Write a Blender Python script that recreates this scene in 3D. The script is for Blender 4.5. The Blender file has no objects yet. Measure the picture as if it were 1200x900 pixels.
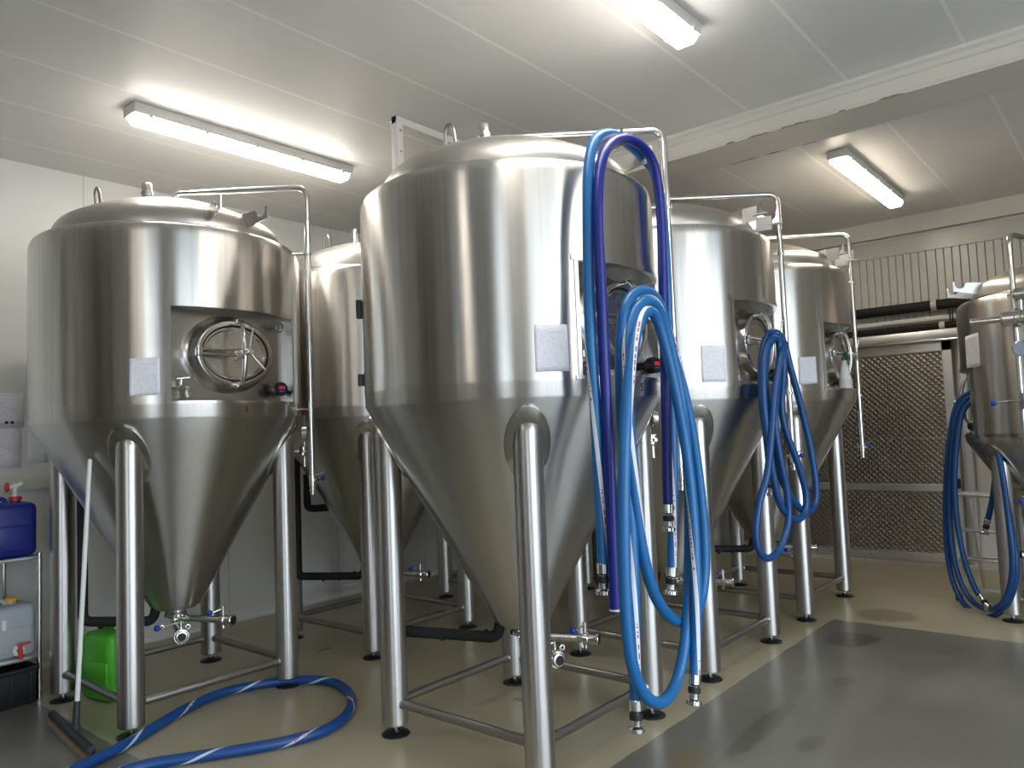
import bpy, bmesh, math, random
from math import pi, sin, cos, radians, sqrt
from mathutils import Vector, Matrix
random.seed(7)
scene = bpy.context.scene
COL = scene.collection

# ------------------------------------------------------------------ camera
F_PX = 886.3
PITCH, ROLL, YAW = radians(3.522), radians(-2.235), radians(-40.161)
fw = Vector((sin(YAW) * cos(PITCH), cos(YAW) * cos(PITCH), sin(PITCH)))
r0 = Vector((cos(YAW), -sin(YAW), 0))
u0 = r0.cross(fw)
rt = r0 * cos(ROLL) + u0 * sin(ROLL)
up = rt.cross(fw)
cd = bpy.data.cameras.new('camera')
cd.sensor_fit = 'HORIZONTAL'
cd.sensor_width = 36.0
cd.lens = F_PX * 36.0 / 1200.0
cd.clip_start = 0.05
cam = bpy.data.objects.new('camera', cd)
COL.objects.link(cam)
cam.matrix_world = Matrix(((rt.x, up.x, -fw.x, 0), (rt.y, up.y, -fw.y, 0), (rt.z, up.z, -fw.z, 1.55), (0, 0, 0, 1)))
scene.camera = cam

# ------------------------------------------------------------------ light and exposure
SKY_STRENGTH = 2.1
LAMP_STRENGTH = 12.0
scene.view_settings.view_transform = 'Standard'
scene.view_settings.look = 'None'
scene.view_settings.gamma = 1.0
scene.view_settings.use_curve_mapping = False
scene.view_settings.exposure = 1.32
scene.cycles.use_denoising = True
scene.cycles.max_bounces = 10
scene.cycles.diffuse_bounces = 5
scene.cycles.glossy_bounces = 6
scene.cycles.transmission_bounces = 4
scene.cycles.sample_clamp_indirect = 8.0
scene.cycles.caustics_reflective = True
scene.cycles.blur_glossy = 0.5

world = bpy.data.worlds.new('world')
scene.world = world
world.use_nodes = True
bg = world.node_tree.nodes['Background']
bg.inputs[0].default_value = (0.80, 0.90, 1.0, 1)
bg.inputs[1].default_value = SKY_STRENGTH

# room box (metres): x to the right wall, y to the far wall
XL, XR, YF, YB, ZC = -6.17, 2.6, 8.80, -7.0, 3.64
DOORWAY = (-0.8, 4.5, 3.2)            # open goods doorway in the right wall: y0, y1, top
DOORWAY2 = (-5.6, -3.2, 3.2)          # second one further back, beside the camera's rear
WINDOWS = ((-5.75, -5.2, 0.9, 2.6), (-2.6, -2.1, 0.9, 2.6))   # two narrow windows in the wall behind the camera: x0, x1, z0, z1

def portal(name, loc, rot, sx, sy):
    l = bpy.data.lights.new(name, 'AREA')
    l.shape = 'RECTANGLE'
    l.size, l.size_y = sx, sy
    l.cycles.is_portal = True
    o = bpy.data.objects.new(name, l)
    o.location = loc
    o.rotation_euler = rot
    COL.objects.link(o)
for d_ in (DOORWAY, DOORWAY2):
    portal('doorway_portal', (XR + 0.12, (d_[0] + d_[1]) / 2, d_[2] / 2), (0, radians(90), 0), d_[2], d_[1] - d_[0])
for w_ in WINDOWS:
    portal('window_portal', ((w_[0] + w_[1]) / 2, YB - 0.12, (w_[2] + w_[3]) / 2), (radians(90), 0, 0), w_[1] - w_[0], w_[3] - w_[2])

# ------------------------------------------------------------------ materials
def mat(name, col, rough=0.5, metal=0.0, spec=0.5, **kw):
    m = bpy.data.materials.new(name)
    m.use_nodes = True
    b = m.node_tree.nodes['Principled BSDF']
    b.inputs['Base Color'].default_value = (*col, 1)
    b.inputs['Roughness'].default_value = rough
    b.inputs['Metallic'].default_value = metal
    b.inputs['Specular IOR Level'].default_value = spec
    for k, v in kw.items():
        b.inputs[k].default_value = v
    return m
def N(m, typ, **kw):
    n = m.node_tree.nodes.new(typ)
    for k, v in kw.items():
        if hasattr(n, k): setattr(n, k, v)
        else: n.inputs[k].default_value = v
    return n
def L(m, a, b): m.node_tree.links.new(a, b)
def bsdf(m): return m.node_tree.nodes['Principled BSDF']
def coords(m, out='Object', scale=(1, 1, 1)):
    t = N(m, 'ShaderNodeTexCoord')
    mp = N(m, 'ShaderNodeMapping')
    mp.inputs['Scale'].default_value = scale
    L(m, t.outputs[out], mp.inputs['Vector'])
    return mp.outputs['Vector']
def ramp(m, fac, stops):
    r = N(m, 'ShaderNodeValToRGB')
    els = r.color_ramp.elements
    while len(els) < len(stops): els.new(0.5)
    for e, (p, c) in zip(els, stops):
        e.position = p
        e.color = (*c, 1) if len(c) == 3 else c
    L(m, fac, r.inputs[0])
    return r.outputs[0]
def math_(m, op, a, b=None, c=None):
    n = N(m, 'ShaderNodeMath', operation=op)
    for i, v in enumerate((a, b, c)):
        if v is None: continue
        if isinstance(v, (int, float)): n.inputs[i].default_value = v
        else: L(m, v, n.inputs[i])
    return n.outputs[0]
def mixc(m, fac, a, b):
    n = N(m, 'ShaderNodeMix', data_type='RGBA')
    for s, v in ((n.inputs[0], fac), (n.inputs[6], a), (n.inputs[7], b)):
        if isinstance(v, (int, float)): s.default_value = v
        elif isinstance(v, tuple): s.default_value = (*v, 1)
        else: L(m, v, s)
    return n.outputs[2]

def steel(name, col, rough, aniso, nscale=(1, 1, 1), dr=0.06, streak=0.0):
    m = mat(name, col, rough, 1.0)
    b = bsdf(m)
    if aniso:
        b.inputs['Anisotropic'].default_value = aniso
        t = N(m, 'ShaderNodeTangent', direction_type='RADIAL', axis='Z')
        L(m, t.outputs[0], b.inputs['Tangent'])
        b.inputs['Anisotropic Rotation'].default_value = 0.25
    v = coords(m, 'Object', nscale)
    n = N(m, 'ShaderNodeTexNoise')
    n.inputs['Scale'].default_value = 4.0
    n.inputs['Detail'].default_value = 4.0
    L(m, v, n.inputs['Vector'])
    mr = N(m, 'ShaderNodeMapRange')
    L(m, n.outputs[0], mr.inputs[0])
    mr.inputs[1].default_value, mr.inputs[2].default_value = 0.3, 0.7
    mr.inputs[3].default_value, mr.inputs[4].default_value = rough - dr, rough + dr
    L(m, mr.outputs[0], b.inputs['Roughness'])
    if streak:
        n = N(m, 'ShaderNodeTexNoise')
        n.inputs['Scale'].default_value = 1.0
        n.inputs['Detail'].default_value = 5.0
        L(m, coords(m, 'Object', (38, 38, 0.7)), n.inputs['Vector'])
        lo, hi = tuple(x * (1 - streak) for x in col), tuple(min(1, x * (1 + streak * .6)) for x in col)
        L(m, ramp(m, n.outputs[0], [(0.35, lo), (0.65, hi)]), b.inputs['Base Color'])
    return m

M = {}
M['jacket'] = steel('brushed_steel_jacket', (0.68, 0.655, 0.62), 0.30, 0.97, (1, 1, 1), 0.02, 0.09)
M['cone'] = steel('brushed_steel_cone', (0.60, 0.585, 0.56), 0.32, 0.95, (1, 1, 1), 0.02)
M['dome'] = steel('satin_steel_dome', (0.64, 0.62, 0.59), 0.36, 0.0, (1, 1, 1))
M['leg'] = steel('satin_steel_leg', (0.54, 0.525, 0.505), 0.36, 0.6, (1, 1, 1), 0.01)
M['bar'] = steel('satin_steel_bar', (0.36, 0.35, 0.335), 0.36, 0.0, (1, 1, 1), 0.01)
M['panel'] = steel('satin_steel_panel', (0.56, 0.545, 0.52), 0.25, 0.0, (1, 1, 1), 0.02)
M['polished'] = steel('polished_steel', (0.70, 0.69, 0.67), 0.14, 0.0, dr=0.03)
M['doorplate'] = steel('manway_steel', (0.55, 0.53, 0.49), 0.24, 0.0, dr=0.04)
M['pipe'] = steel('pipe_steel', (0.72, 0.71, 0.69), 0.20, 0.0, dr=0.04)
M['alu'] = steel('aluminium', (0.72, 0.72, 0.71), 0.38, 0.0)
M['blackrub'] = mat('black_rubber', (0.012, 0.012, 0.013), 0.6)
M['foam'] = mat('black_foam_insulation', (0.010, 0.010, 0.011), 0.75)
M['blackpl'] = mat('black_plastic', (0.014, 0.014, 0.016), 0.35)
M['bluepl'] = mat('blue_knob_plastic', (0.01, 0.05, 0.40), 0.35)
M['redpl'] = mat('red_plastic', (0.55, 0.03, 0.02), 0.4)
M['yellowpl'] = mat('yellow_plastic', (0.70, 0.42, 0.02), 0.4)
M['whitepl'] = mat('white_plastic', (0.75, 0.75, 0.72), 0.4)
M['greenpl'] = mat('green_jerrycan_plastic', (0.07, 0.42, 0.02), 0.38)
M['trigger'] = mat('dark_green_trigger_plastic', (0.005, 0.12, 0.05), 0.4)
M['bluecan'] = mat('blue_jerrycan_plastic', (0.008, 0.018, 0.20), 0.38)
M['clearcan'] = mat('milky_plastic', (0.40, 0.43, 0.46), 0.35, 0.0, 0.5)
bsdf(M['clearcan']).inputs['Subsurface Weight'].default_value = 0.0
M['milky'] = mat('milky_bottle_plastic', (0.78, 0.79, 0.77), 0.35)
M['fluid'] = mat('pale_liquid_band', (0.62, 0.64, 0.63), 0.35)
M['whitepaint'] = mat('white_painted_metal', (0.74, 0.73, 0.70), 0.45)
M['handle'] = mat('white_handle_paint', (0.78, 0.80, 0.76), 0.35)
M['greyrub'] = mat('dark_grey_rubber', (0.03, 0.032, 0.035), 0.5)
M['foamstrip'] = mat('worn_brown_rubber', (0.27, 0.19, 0.13), 0.8)
M['ink'] = mat('black_ink', (0.02, 0.02, 0.02), 0.6)
M['glass'] = mat('sight_glass', (0.75, 0.78, 0.78), 0.08, 0.0, 0.5, **{'Transmission Weight': 0.85, 'IOR': 1.45})
M['gauge'] = mat('gauge_face', (0.30, 0.36, 0.44), 0.25)
M['tape'] = mat('translucent_tape', (0.62, 0.61, 0.57), 0.4)
M['display'] = mat('thermostat_face', (0.012, 0.016, 0.05), 0.2)
M['digits'] = mat('red_led', (0.6, 0.02, 0.05), 0.4, **{'Emission Color': (1, 0.05, 0.10, 1), 'Emission Strength': 0.35})
M['icon'] = mat('thermostat_print', (0.25, 0.30, 0.45), 0.4)
M['crate'] = mat('black_crate_plastic', (0.010, 0.010, 0.011), 0.5)
M['rust'] = mat('rust_stain', (0.26, 0.17, 0.08), 0.8)

# lamp diffuser: what the tubes behind it give off
m = mat('lamp_diffuser', (0.85, 0.85, 0.82), 0.3, **{'Emission Color': (1.0, 0.94, 0.845, 1), 'Emission Strength': LAMP_STRENGTH})
M['lamp'] = m
M['lamp_warm'] = mat('warm_lamp_diffuser', (0.85, 0.83, 0.78), 0.3, **{'Emission Color': (1.0, 0.86, 0.68, 1), 'Emission Strength': LAMP_STRENGTH * 0.75})
M['housing'] = mat('lamp_housing', (0.62, 0.61, 0.57), 0.5)

# walls: cream white sandwich panels
def panel_mat(name, col, axis, pitch, off, joint, jw=0.006, rough=0.42):
    m = mat(name, col, rough)
    t = N(m, 'ShaderNodeNewGeometry')
    s = N(m, 'ShaderNodeSeparateXYZ')
    L(m, t.outputs['Position'], s.inputs[0])
    a = math_(m, 'ADD', s.outputs[axis], -off + pitch * 100 + pitch / 2)
    a = math_(m, 'MODULO', a, pitch)
    a = math_(m, 'ABSOLUTE', math_(m, 'ADD', a, -pitch / 2))
    f = math_(m, 'LESS_THAN', a, jw)
    n = N(m, 'ShaderNodeTexNoise')
    n.inputs['Scale'].default_value = 1.3
    n.inputs['Detail'].default_value = 5
    L(m, t.outputs['Position'], n.inputs['Vector'])
    c0 = mixc(m, n.outputs[0], tuple(x * 0.93 for x in col), tuple(min(1, x * 1.05) for x in col))
    L(m, mixc(m, f, c0, joint), bsdf(m).inputs['Base Color'])
    return m
M['ceiling'] = panel_mat('ceiling_panels', (0.83, 0.825, 0.81), 0, 0.636, -2.58, (0.95, 0.94, 0.92), 0.010)
M['wall'] = panel_mat('wall_panels', (0.72, 0.72, 0.70), 1, 1.15, 2.28, (0.50, 0.50, 0.47), 0.004)
M['dark_wall'] = mat('dark_grey_wall', (0.10, 0.098, 0.09), 0.6)
m = mat('added_reflection_boards', (0.1, 0.09, 0.08), 0.6)  # boards of mixed tone, made up to give the steel streaky reflections
M['reflection_boards'] = m
g = N(m, 'ShaderNodeNewGeometry'); s = N(m, 'ShaderNodeSeparateXYZ'); L(m, g.outputs['Position'], s.inputs[0])
wn = N(m, 'ShaderNodeTexWhiteNoise', noise_dimensions='1D')
L(m, math_(m, 'FLOOR', math_(m, 'MULTIPLY', s.outputs[0], 5.5)), wn.inputs['W'])
L(m, ramp(m, wn.outputs[0], [(0.0, (0.05, 0.043, 0.037)), (0.4, (0.16, 0.14, 0.12)), (0.65, (0.36, 0.33, 0.29)), (0.9, (0.70, 0.68, 0.63))]), bsdf(m).inputs['Base Color'])
M['beam'] = mat('beam_paint', (0.76, 0.73, 0.66), 0.5)
M['cornice'] = mat('cornice_paint', (0.72, 0.69, 0.60), 0.5)
M['skirt'] = mat('skirting_paint', (0.55, 0.53, 0.47), 0.45)
M['board'] = mat('white_boards', (0.55, 0.54, 0.50), 0.30)
M['trunk'] = mat('trunking_pvc', (0.70, 0.69, 0.62), 0.4)
M['asphalt'] = mat('yard_concrete', (0.40, 0.40, 0.39), 0.8)

# floor: beige epoxy with a grey traffic lane, wet patch and two rust marks
m = mat('epoxy_floor', (0.4, 0.37, 0.26), 0.25)
M['floor'] = m
g = N(m, 'ShaderNodeNewGeometry')
s = N(m, 'ShaderNodeSeparateXYZ')
L(m, g.outputs['Position'], s.inputs[0])
X, Y = s.outputs[0], s.outputs[1]
n1 = N(m, 'ShaderNodeTexNoise'); n1.inputs['Scale'].default_value = 0.8; n1.inputs['Detail'].default_value = 2
n2 = N(m, 'ShaderNodeTexNoise'); n2.inputs['Scale'].default_value = 5; n2.inputs['Detail'].default_value = 5
L(m, g.outputs['Position'], n1.inputs['Vector']); L(m, g.outputs['Position'], n2.inputs['Vector'])
wob = math_(m, 'MULTIPLY', math_(m, 'SUBTRACT', n2.outputs[0], 0.5), 0.03)
lane = math_(m, 'MULTIPLY', math_(m, 'GREATER_THAN', math_(m, 'ADD', X, wob), -2.0), math_(m, 'LESS_THAN', math_(m, 'ADD', Y, wob), 6.10))
front = math_(m, 'LESS_THAN', math_(m, 'ADD', Y, wob), 1.70)
grey = math_(m, 'MAXIMUM', lane, front)
beige = mixc(m, ramp(m, n1.outputs[0], [(0.3, (0, 0, 0)), (0.7, (1, 1, 1))]), (0.37, 0.33, 0.215), (0.46, 0.42, 0.295))
greyc = mixc(m, ramp(m, n1.outputs[0], [(0.35, (0, 0, 0)), (0.65, (1, 1, 1))]), (0.13, 0.126, 0.11), (0.195, 0.188, 0.165))
base = mixc(m, grey, beige, greyc)
def blob(cx, cy, rx, ry, soft=0.25, namp=1.2):
    dx = math_(m, 'DIVIDE', math_(m, 'SUBTRACT', X, cx), rx)
    dy = math_(m, 'DIVIDE', math_(m, 'SUBTRACT', Y, cy), ry)
    d = math_(m, 'SQRT', math_(m, 'ADD', math_(m, 'MULTIPLY', dx, dx), math_(m, 'MULTIPLY', dy, dy)))
    d = math_(m, 'ADD', d, math_(m, 'MULTIPLY', math_(m, 'SUBTRACT', n2.outputs[0], 0.5), namp))
    mr = N(m, 'ShaderNodeMapRange')
    L(m, d, mr.inputs[0])
    mr.inputs[1].default_value, mr.inputs[2].default_value = 1 - soft, 1 + soft
    mr.inputs[3].default_value, mr.inputs[4].default_value = 1, 0
    return mr.outputs[0]
rust = math_(m, 'MAXIMUM', blob(-3.14, 2.66, 0.045, 0.035), blob(-2.9, 3.4, 0.05, 0.03))
base = mixc(m, math_(m, 'MULTIPLY', rust, 0.8), base, (0.20, 0.075, 0.015))
wet = blob(-1.72, 5.62, 0.16, 0.20, 0.06, 1.1)
base = mixc(m, math_(m, 'MULTIPLY', wet, 0.8), base, (0.060, 0.056, 0.047))
damp = blob(-1.70, 6.42, 0.20, 0.20, 0.12, 0.6)
base = mixc(m, math_(m, 'MULTIPLY', damp, 0.55), base, (0.17, 0.145, 0.085))
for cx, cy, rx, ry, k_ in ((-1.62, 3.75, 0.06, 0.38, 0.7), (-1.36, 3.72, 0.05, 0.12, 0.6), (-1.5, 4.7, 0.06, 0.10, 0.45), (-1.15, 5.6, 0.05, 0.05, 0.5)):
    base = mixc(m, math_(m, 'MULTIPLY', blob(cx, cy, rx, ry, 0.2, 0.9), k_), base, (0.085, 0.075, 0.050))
base = mixc(m, math_(m, 'MULTIPLY', blob(-1.75, 3.25, 0.08, 0.12, 0.35, 0.9), 0.7), base, (0.23, 0.18, 0.08))
n3 = N(m, 'ShaderNodeTexNoise'); n3.inputs['Scale'].default_value = 1.0; n3.inputs['Detail'].default_value = 4
mp = N(m, 'ShaderNodeMapping'); mp.inputs['Scale'].default_value = (2.6, 0.8, 1); mp.inputs['Rotation'].default_value = (0, 0, 0.5)
L(m, g.outputs['Position'], mp.inputs['Vector']); L(m, mp.outputs[0], n3.inputs['Vector'])
base = mixc(m, math_(m, 'MULTIPLY', grey, ramp(m, n3.outputs[0], [(0.48, (0, 0, 0)), (0.75, (0.5, 0.5, 0.5))])), base, (0.26, 0.25, 0.225))
L(m, base, bsdf(m).inputs['Base Color'])
rr = N(m, 'ShaderNodeMapRange')
L(m, n3.outputs[0], rr.inputs[0])
rr.inputs[1].default_value, rr.inputs[2].default_value = 0.2, 0.8
rr.inputs[3].default_value, rr.inputs[4].default_value = 0.26, 0.36
L(m, rr.outputs[0], bsdf(m).inputs['Roughness'])

# quilted (dimpled) stainless of the cold-store door
m = steel('quilted_steel', (0.36, 0.325, 0.28), 0.36, 0.0)
M['quilt'] = m
g = N(m, 'ShaderNodeNewGeometry'); s = N(m, 'ShaderNodeSeparateXYZ'); L(m, g.outputs['Position'], s.inputs[0])
k = 2 * pi / 0.055
ax = math_(m, 'SINE', math_(m, 'MULTIPLY', math_(m, 'ADD', s.outputs[0], s.outputs[2]), k * 0.46))
az = math_(m, 'SINE', math_(m, 'MULTIPLY', math_(m, 'SUBTRACT', s.outputs[0], s.outputs[2]), k * 0.46))
bp = N(m, 'ShaderNodeBump'); bp.inputs['Strength'].default_value = 0.30; bp.inputs['Distance'].default_value = 0.02
L(m, math_(m, 'ABSOLUTE', math_(m, 'MULTIPLY', ax, az)), bp.inputs['Height'])
L(m, bp.outputs[0], bsdf(m).inputs['Normal'])

# paper: faint printed lines on a white sheet (uv)
m = mat('printed_paper', (0.80, 0.80, 0.86), 0.7)
M['paper'] = m
tc = N(m, 'ShaderNodeTexCoord'); s = N(m, 'ShaderNodeSeparateXYZ'); L(m, tc.outputs['UV'], s.inputs[0])
row = math_(m, 'FRACT', math_(m, 'MULTIPLY', s.outputs[1], 22))
rowid = math_(m, 'FLOOR', math_(m, 'MULTIPLY', s.outputs[1], 22))
wn = N(m, 'ShaderNodeTexWhiteNoise', noise_dimensions='2D')
cmb = N(m, 'ShaderNodeCombineXYZ')
L(m, math_(m, 'FLOOR', math_(m, 'MULTIPLY', s.outputs[0], 16)), cmb.inputs[0]); L(m, rowid, cmb.inputs[1])
L(m, cmb.outputs[0], wn.inputs['Vector'])
ink = math_(m, 'MULTIPLY', math_(m, 'LESS_THAN', row, 0.35), math_(m, 'GREATER_THAN', wn.outputs[0], 0.72))
edge = math_(m, 'MULTIPLY', math_(m, 'GREATER_THAN', s.outputs[0], 0.08), math_(m, 'LESS_THAN', s.outputs[0], 0.92))
L(m, mixc(m, math_(m, 'MULTIPLY', math_(m, 'MULTIPLY', ink, edge), 0.35), (0.84, 0.84, 0.90), (0.35, 0.35, 0.45)), bsdf(m).inputs['Base Color'])

# hoses: blue rubber with a white printed stripe (uv: u = metres along, v = round the hose)
def hose_mat(name, col, stripe=True, twist=0.45, rough=0.38, width=0.12, scol=(0.72, 0.74, 0.78)):
    m = mat(name, col, rough)
    if not stripe: return m
    tc = N(m, 'ShaderNodeTexCoord'); s = N(m, 'ShaderNodeSeparateXYZ'); L(m, tc.outputs['UV'], s.inputs[0])
    u, v = s.outputs[0], s.outputs[1]
    a = math_(m, 'FRACT', math_(m, 'ADD', v, math_(m, 'MULTIPLY', u, twist)))
    st = math_(m, 'LESS_THAN', a, width)
    wv = N(m, 'ShaderNodeTexWhiteNoise', noise_dimensions='1D')
    L(m, math_(m, 'FLOOR', math_(m, 'MULTIPLY', u, 150)), wv.inputs['W'])
    blk = math_(m, 'GREATER_THAN', math_(m, 'SINE', math_(m, 'MULTIPLY', u, 9.0)), 0.1)
    mid = math_(m, 'MULTIPLY', math_(m, 'GREATER_THAN', a, 0.035), math_(m, 'LESS_THAN', a, 0.085))
    tx = math_(m, 'MULTIPLY', math_(m, 'MULTIPLY', mid, blk), math_(m, 'GREATER_THAN', wv.outputs[0], 0.45))
    sc = mixc(m, tx, scol, (0.50, 0.10, 0.15))
    L(m, mixc(m, st, col, sc), bsdf(m).inputs['Base Color'])
    return m
M['hose_light'] = hose_mat('light_blue_hose_rubber', (0.010, 0.135, 0.37))
M['hose_mid'] = hose_mat('blue_hose_rubber', (0.012, 0.10, 0.42), True, 0.2)
M['hose_plain'] = hose_mat('plain_blue_hose_rubber', (0.004, 0.06, 0.21), False)
M['hose_dark'] = hose_mat('dark_blue_hose_rubber', (0.004, 0.015, 0.21), False)
M['hose_floor'] = hose_mat('floor_hose_rubber', (0.004, 0.06, 0.24), True, 2.2, 0.42, 0.085, (0.50, 0.58, 0.68))

# ------------------------------------------------------------------ mesh helpers
class B:
    def __init__(s): s.bm = bmesh.new(); s.uv = None
    def lathe(s, prof, seg=64, axis=((0, 0, 0), (0, 0, 1)), a0=0.0, a1=2 * pi, cap=False):
        o = Vector(axis[0]); d = Vector(axis[1]).normalized()
        q = Vector((0, 0, 1)).rotation_difference(d).to_matrix()
        full = abs(a1 - a0 - 2 * pi) < 1e-6
        n = seg if full else seg + 1
        rings = []
        for r, z in prof:
            if r < 1e-6:
                rings.append([s.bm.verts.new(o + q @ Vector((0, 0, z)))])
            else:
                rings.append([s.bm.verts.new(o + q @ Vector((r * cos(a0 + (a1 - a0) * i / seg), r * sin(a0 + (a1 - a0) * i / seg), z))) for i in range(n)])
        for A, C in zip(rings, rings[1:]):
            m = seg if full else seg
            for i in range(m):
                j = (i + 1) % n
                if len(A) == 1 and len(C) == 1: continue
                if len(A) == 1: s.bm.faces.new((A[0], C[j], C[i]))
                elif len(C) == 1: s.bm.faces.new((A[i], A[j], C[0]))
                else: s.bm.faces.new((A[i], A[j], C[j], C[i]))
        if cap:
            for R in (rings[0], rings[-1]):
                if len(R) > 2:
                    try: s.bm.faces.new(R)
                    except ValueError: pass
        return s
    def cyl(s, p0, p1, r0, r1=None, seg=20, bev=0.0):
        p0, p1 = Vector(p0), Vector(p1); h = (p1 - p0).length
        r1 = r0 if r1 is None else r1
        if bev: pr = [(0, 0), (r0 - bev, 0), (r0, bev), (r1, h - bev), (r1 - bev, h), (0, h)]
        else: pr = [(0, 0), (r0, 0), (r1, h), (0, h)]
        return s.lathe(pr, seg, (p0, p1 - p0))
    def ball(s, c, r, seg=16, sq=1.0):
        k = max(6, seg // 2)
        return s.lathe([(r * sin(pi * i / k), -r * cos(pi * i / k) * sq) for i in range(k + 1)], seg, (c, (0, 0, 1)))
    def torus(s, c, R, r, axis=(0, 0, 1), seg=32, seg2=10, sx=1.0, sy=1.0):
        q = Vector((0, 0, 1)).rotation_difference(Vector(axis).normalized()).to_matrix(); c = Vector(c)
        pts = [c + q @ Vector((R * sx * cos(2 * pi * i / seg), R * sy * sin(2 * pi * i / seg), 0)) for i in range(seg)]
        return s.tube(pts, r, seg2, closed=True)
    def box(s, x0, x1, y0, y1, z0, z1, bev=0.0, mtx=None, bseg=2):
        r = bmesh.ops.create_cube(s.bm, size=1.0)
        vs = r['verts']
        for v in vs:
            v.co = Vector((x0 + (v.co.x + .5) * (x1 - x0), y0 + (v.co.y + .5) * (y1 - y0), z0 + (v.co.z + .5) * (z1 - z0)))
            if mtx is not None: v.co = mtx @ v.co
        if bev:
            es = list({e for v in vs for e in v.link_edges})
            bmesh.ops.bevel(s.bm, geom=es, offset=bev, segments=bseg, affect='EDGES', profile=0.5)
        return s
    def tube(s, pts, r, seg=12, closed=False, cap=True, uv=False):
        pts = [Vector(p) for p in pts]; n = len(pts)
        T = []
        for i in range(n):
            a = pts[(i - 1) % n] if (closed or i > 0) else pts[0]
            c = pts[(i + 1) % n] if (closed or i < n - 1) else pts[-1]
            T.append((c - a).normalized())
        nrm = T[0].orthogonal().normalized()
        if abs(T[0].z) > 0.7: nrm = (Vector((1, 0, 0)) - T[0] * T[0].x).normalized()
        rings = []; lens = [0.0]
        for i in range(n):
            if i:
                nrm = (nrm - T[i] * nrm.dot(T[i])).normalized(); lens.append(lens[-1] + (pts[i] - pts[i - 1]).length)
            bn = T[i].cross(nrm)
            rad = r[i] if isinstance(r, (list, tuple)) else r
            rings.append([s.bm.verts.new(pts[i] + (nrm * cos(2 * pi * k / seg) + bn * sin(2 * pi * k / seg)) * rad) for k in range(seg)])
        lay = None
        if uv: lay = s.bm.loops.layers.uv.verify()
        m = n if closed else n - 1
        for i in range(m):
            A, C = rings[i], rings[(i + 1) % n]
            for k in range(seg):
                j = (k + 1) % seg
                f = s.bm.faces.new((A[k], A[j], C[j], C[k]))
                if lay:
                    for lp, (uu, vv) in zip(f.loops, ((lens[i], k / seg), (lens[i], (k + 1) / seg), (lens[i + 1], (k + 1) / seg), (lens[i + 1], k / seg))):
                        lp[lay].uv = (uu, vv)
        if cap and not closed:
            s.bm.faces.new(rings[0][::-1]); s.bm.faces.new(rings[-1])
        return s
    def poly(s, pts, thick):          # pts: closed outline of 3D points, thick: extrude vector
        t = Vector(thick)
        a = [s.bm.verts.new(Vector(p) - t / 2) for p in pts]; c = [s.bm.verts.new(Vector(p) + t / 2) for p in pts]
        s.bm.faces.new(a[::-1]); s.bm.faces.new(c)
        for i in range(len(pts)):
            j = (i + 1) % len(pts)
            s.bm.faces.new((a[i], a[j], c[j], c[i]))
        return s
    def quad(s, *p): s.bm.faces.new([s.bm.verts.new(Vector(q)) for q in p]); return s
    def grid(s, fn, nu, nv, uv=False):
        vs = [[s.bm.verts.new(Vector(fn(i / nu, j / nv))) for j in range(nv + 1)] for i in range(nu + 1)]
        lay = s.bm.loops.layers.uv.verify() if uv else None
        for i in range(nu):
            for j in range(nv):
                f = s.bm.faces.new((vs[i][j], vs[i + 1][j], vs[i + 1][j + 1], vs[i][j + 1]))
                if lay:
                    for lp, q in zip(f.loops, ((i, j), (i + 1, j), (i + 1, j + 1), (i, j + 1))): lp[lay].uv = (q[0] / nu, q[1] / nv)
        return s
    def build(s, name, m, parent=None, kind=None, label=None, recalc=True, smooth=40, loc=None):
        if recalc: bmesh.ops.recalc_face_normals(s.bm, faces=s.bm.faces[:])
        me = bpy.data.meshes.new(name)
        s.bm.to_mesh(me); s.bm.free()
        for x in (m if isinstance(m, (list, tuple)) else [m]): me.materials.append(x)
        if smooth:
            for p in me.polygons: p.use_smooth = True
            me.set_sharp_from_angle(angle=radians(smooth))
        o = bpy.data.objects.new(name, me); COL.objects.link(o)
        if parent: o.parent = parent
        if kind: o['kind'] = kind
        if label: o['label'] = label
        if loc: o.location = loc
        return o
def tag(o, label, cat, group=None):
    o['label'] = label; o['category'] = cat
    if group: o['group'] = group
    return o
def thing(name, label, cat, loc=(0, 0, 0), rz=0.0, group=None):
    o = bpy.data.objects.new(name, None); COL.objects.link(o)
    o.empty_display_size = 0.1
    o.location = loc; o.rotation_euler = (0, 0, rz)
    return tag(o, label, cat, group)
KIDS = {}
def dup(root, loc, rz, label, group=None):
    kids = [o for o in COL.objects if o.parent == root]
    r = root.copy(); COL.objects.link(r); r.location = loc; r.rotation_euler = (0, 0, rz); r['label'] = label
    if group: r['group'] = group
    for ch in kids:
        c = ch.copy(); COL.objects.link(c); c.parent = r
        for gch in [o for o in COL.objects if o.parent == ch]:
            d = gch.copy(); COL.objects.link(d); d.parent = c
    return r
def fillet(pts, rad, n=6):            # round the corners of a polyline
    P = [Vector(p) for p in pts]; out = [P[0]]
    for a, b, c in zip(P, P[1:], P[2:]):
        u = (a - b); v = (c - b); r = min(rad, u.length * .49, v.length * .49)
        p0 = b + u.normalized() * r; p1 = b + v.normalized() * r
        for i in range(n + 1):
            t = i / n; out.append(p0 * (1 - t) ** 2 + b * 2 * t * (1 - t) + p1 * t * t)
    out.append(P[-1]); return out
def spline(pts, step=0.02):           # Catmull-Rom through points, even steps
    P = [Vector(p) for p in pts]; P = [P[0] * 2 - P[1]] + P + [P[-1] * 2 - P[-2]]; out = []
    for i in range(1, len(P) - 2):
        a, b, c, d = P[i - 1:i + 3]; n = max(2, int((c - b).length / step))
        for k in range(n):
            t = k / n
            out.append(0.5 * (2 * b + (c - a) * t + (2 * a - 5 * b + 4 * c - d) * t * t + (3 * b - a - 3 * c + d) * t ** 3))
    out.append(P[-2]); return out

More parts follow.
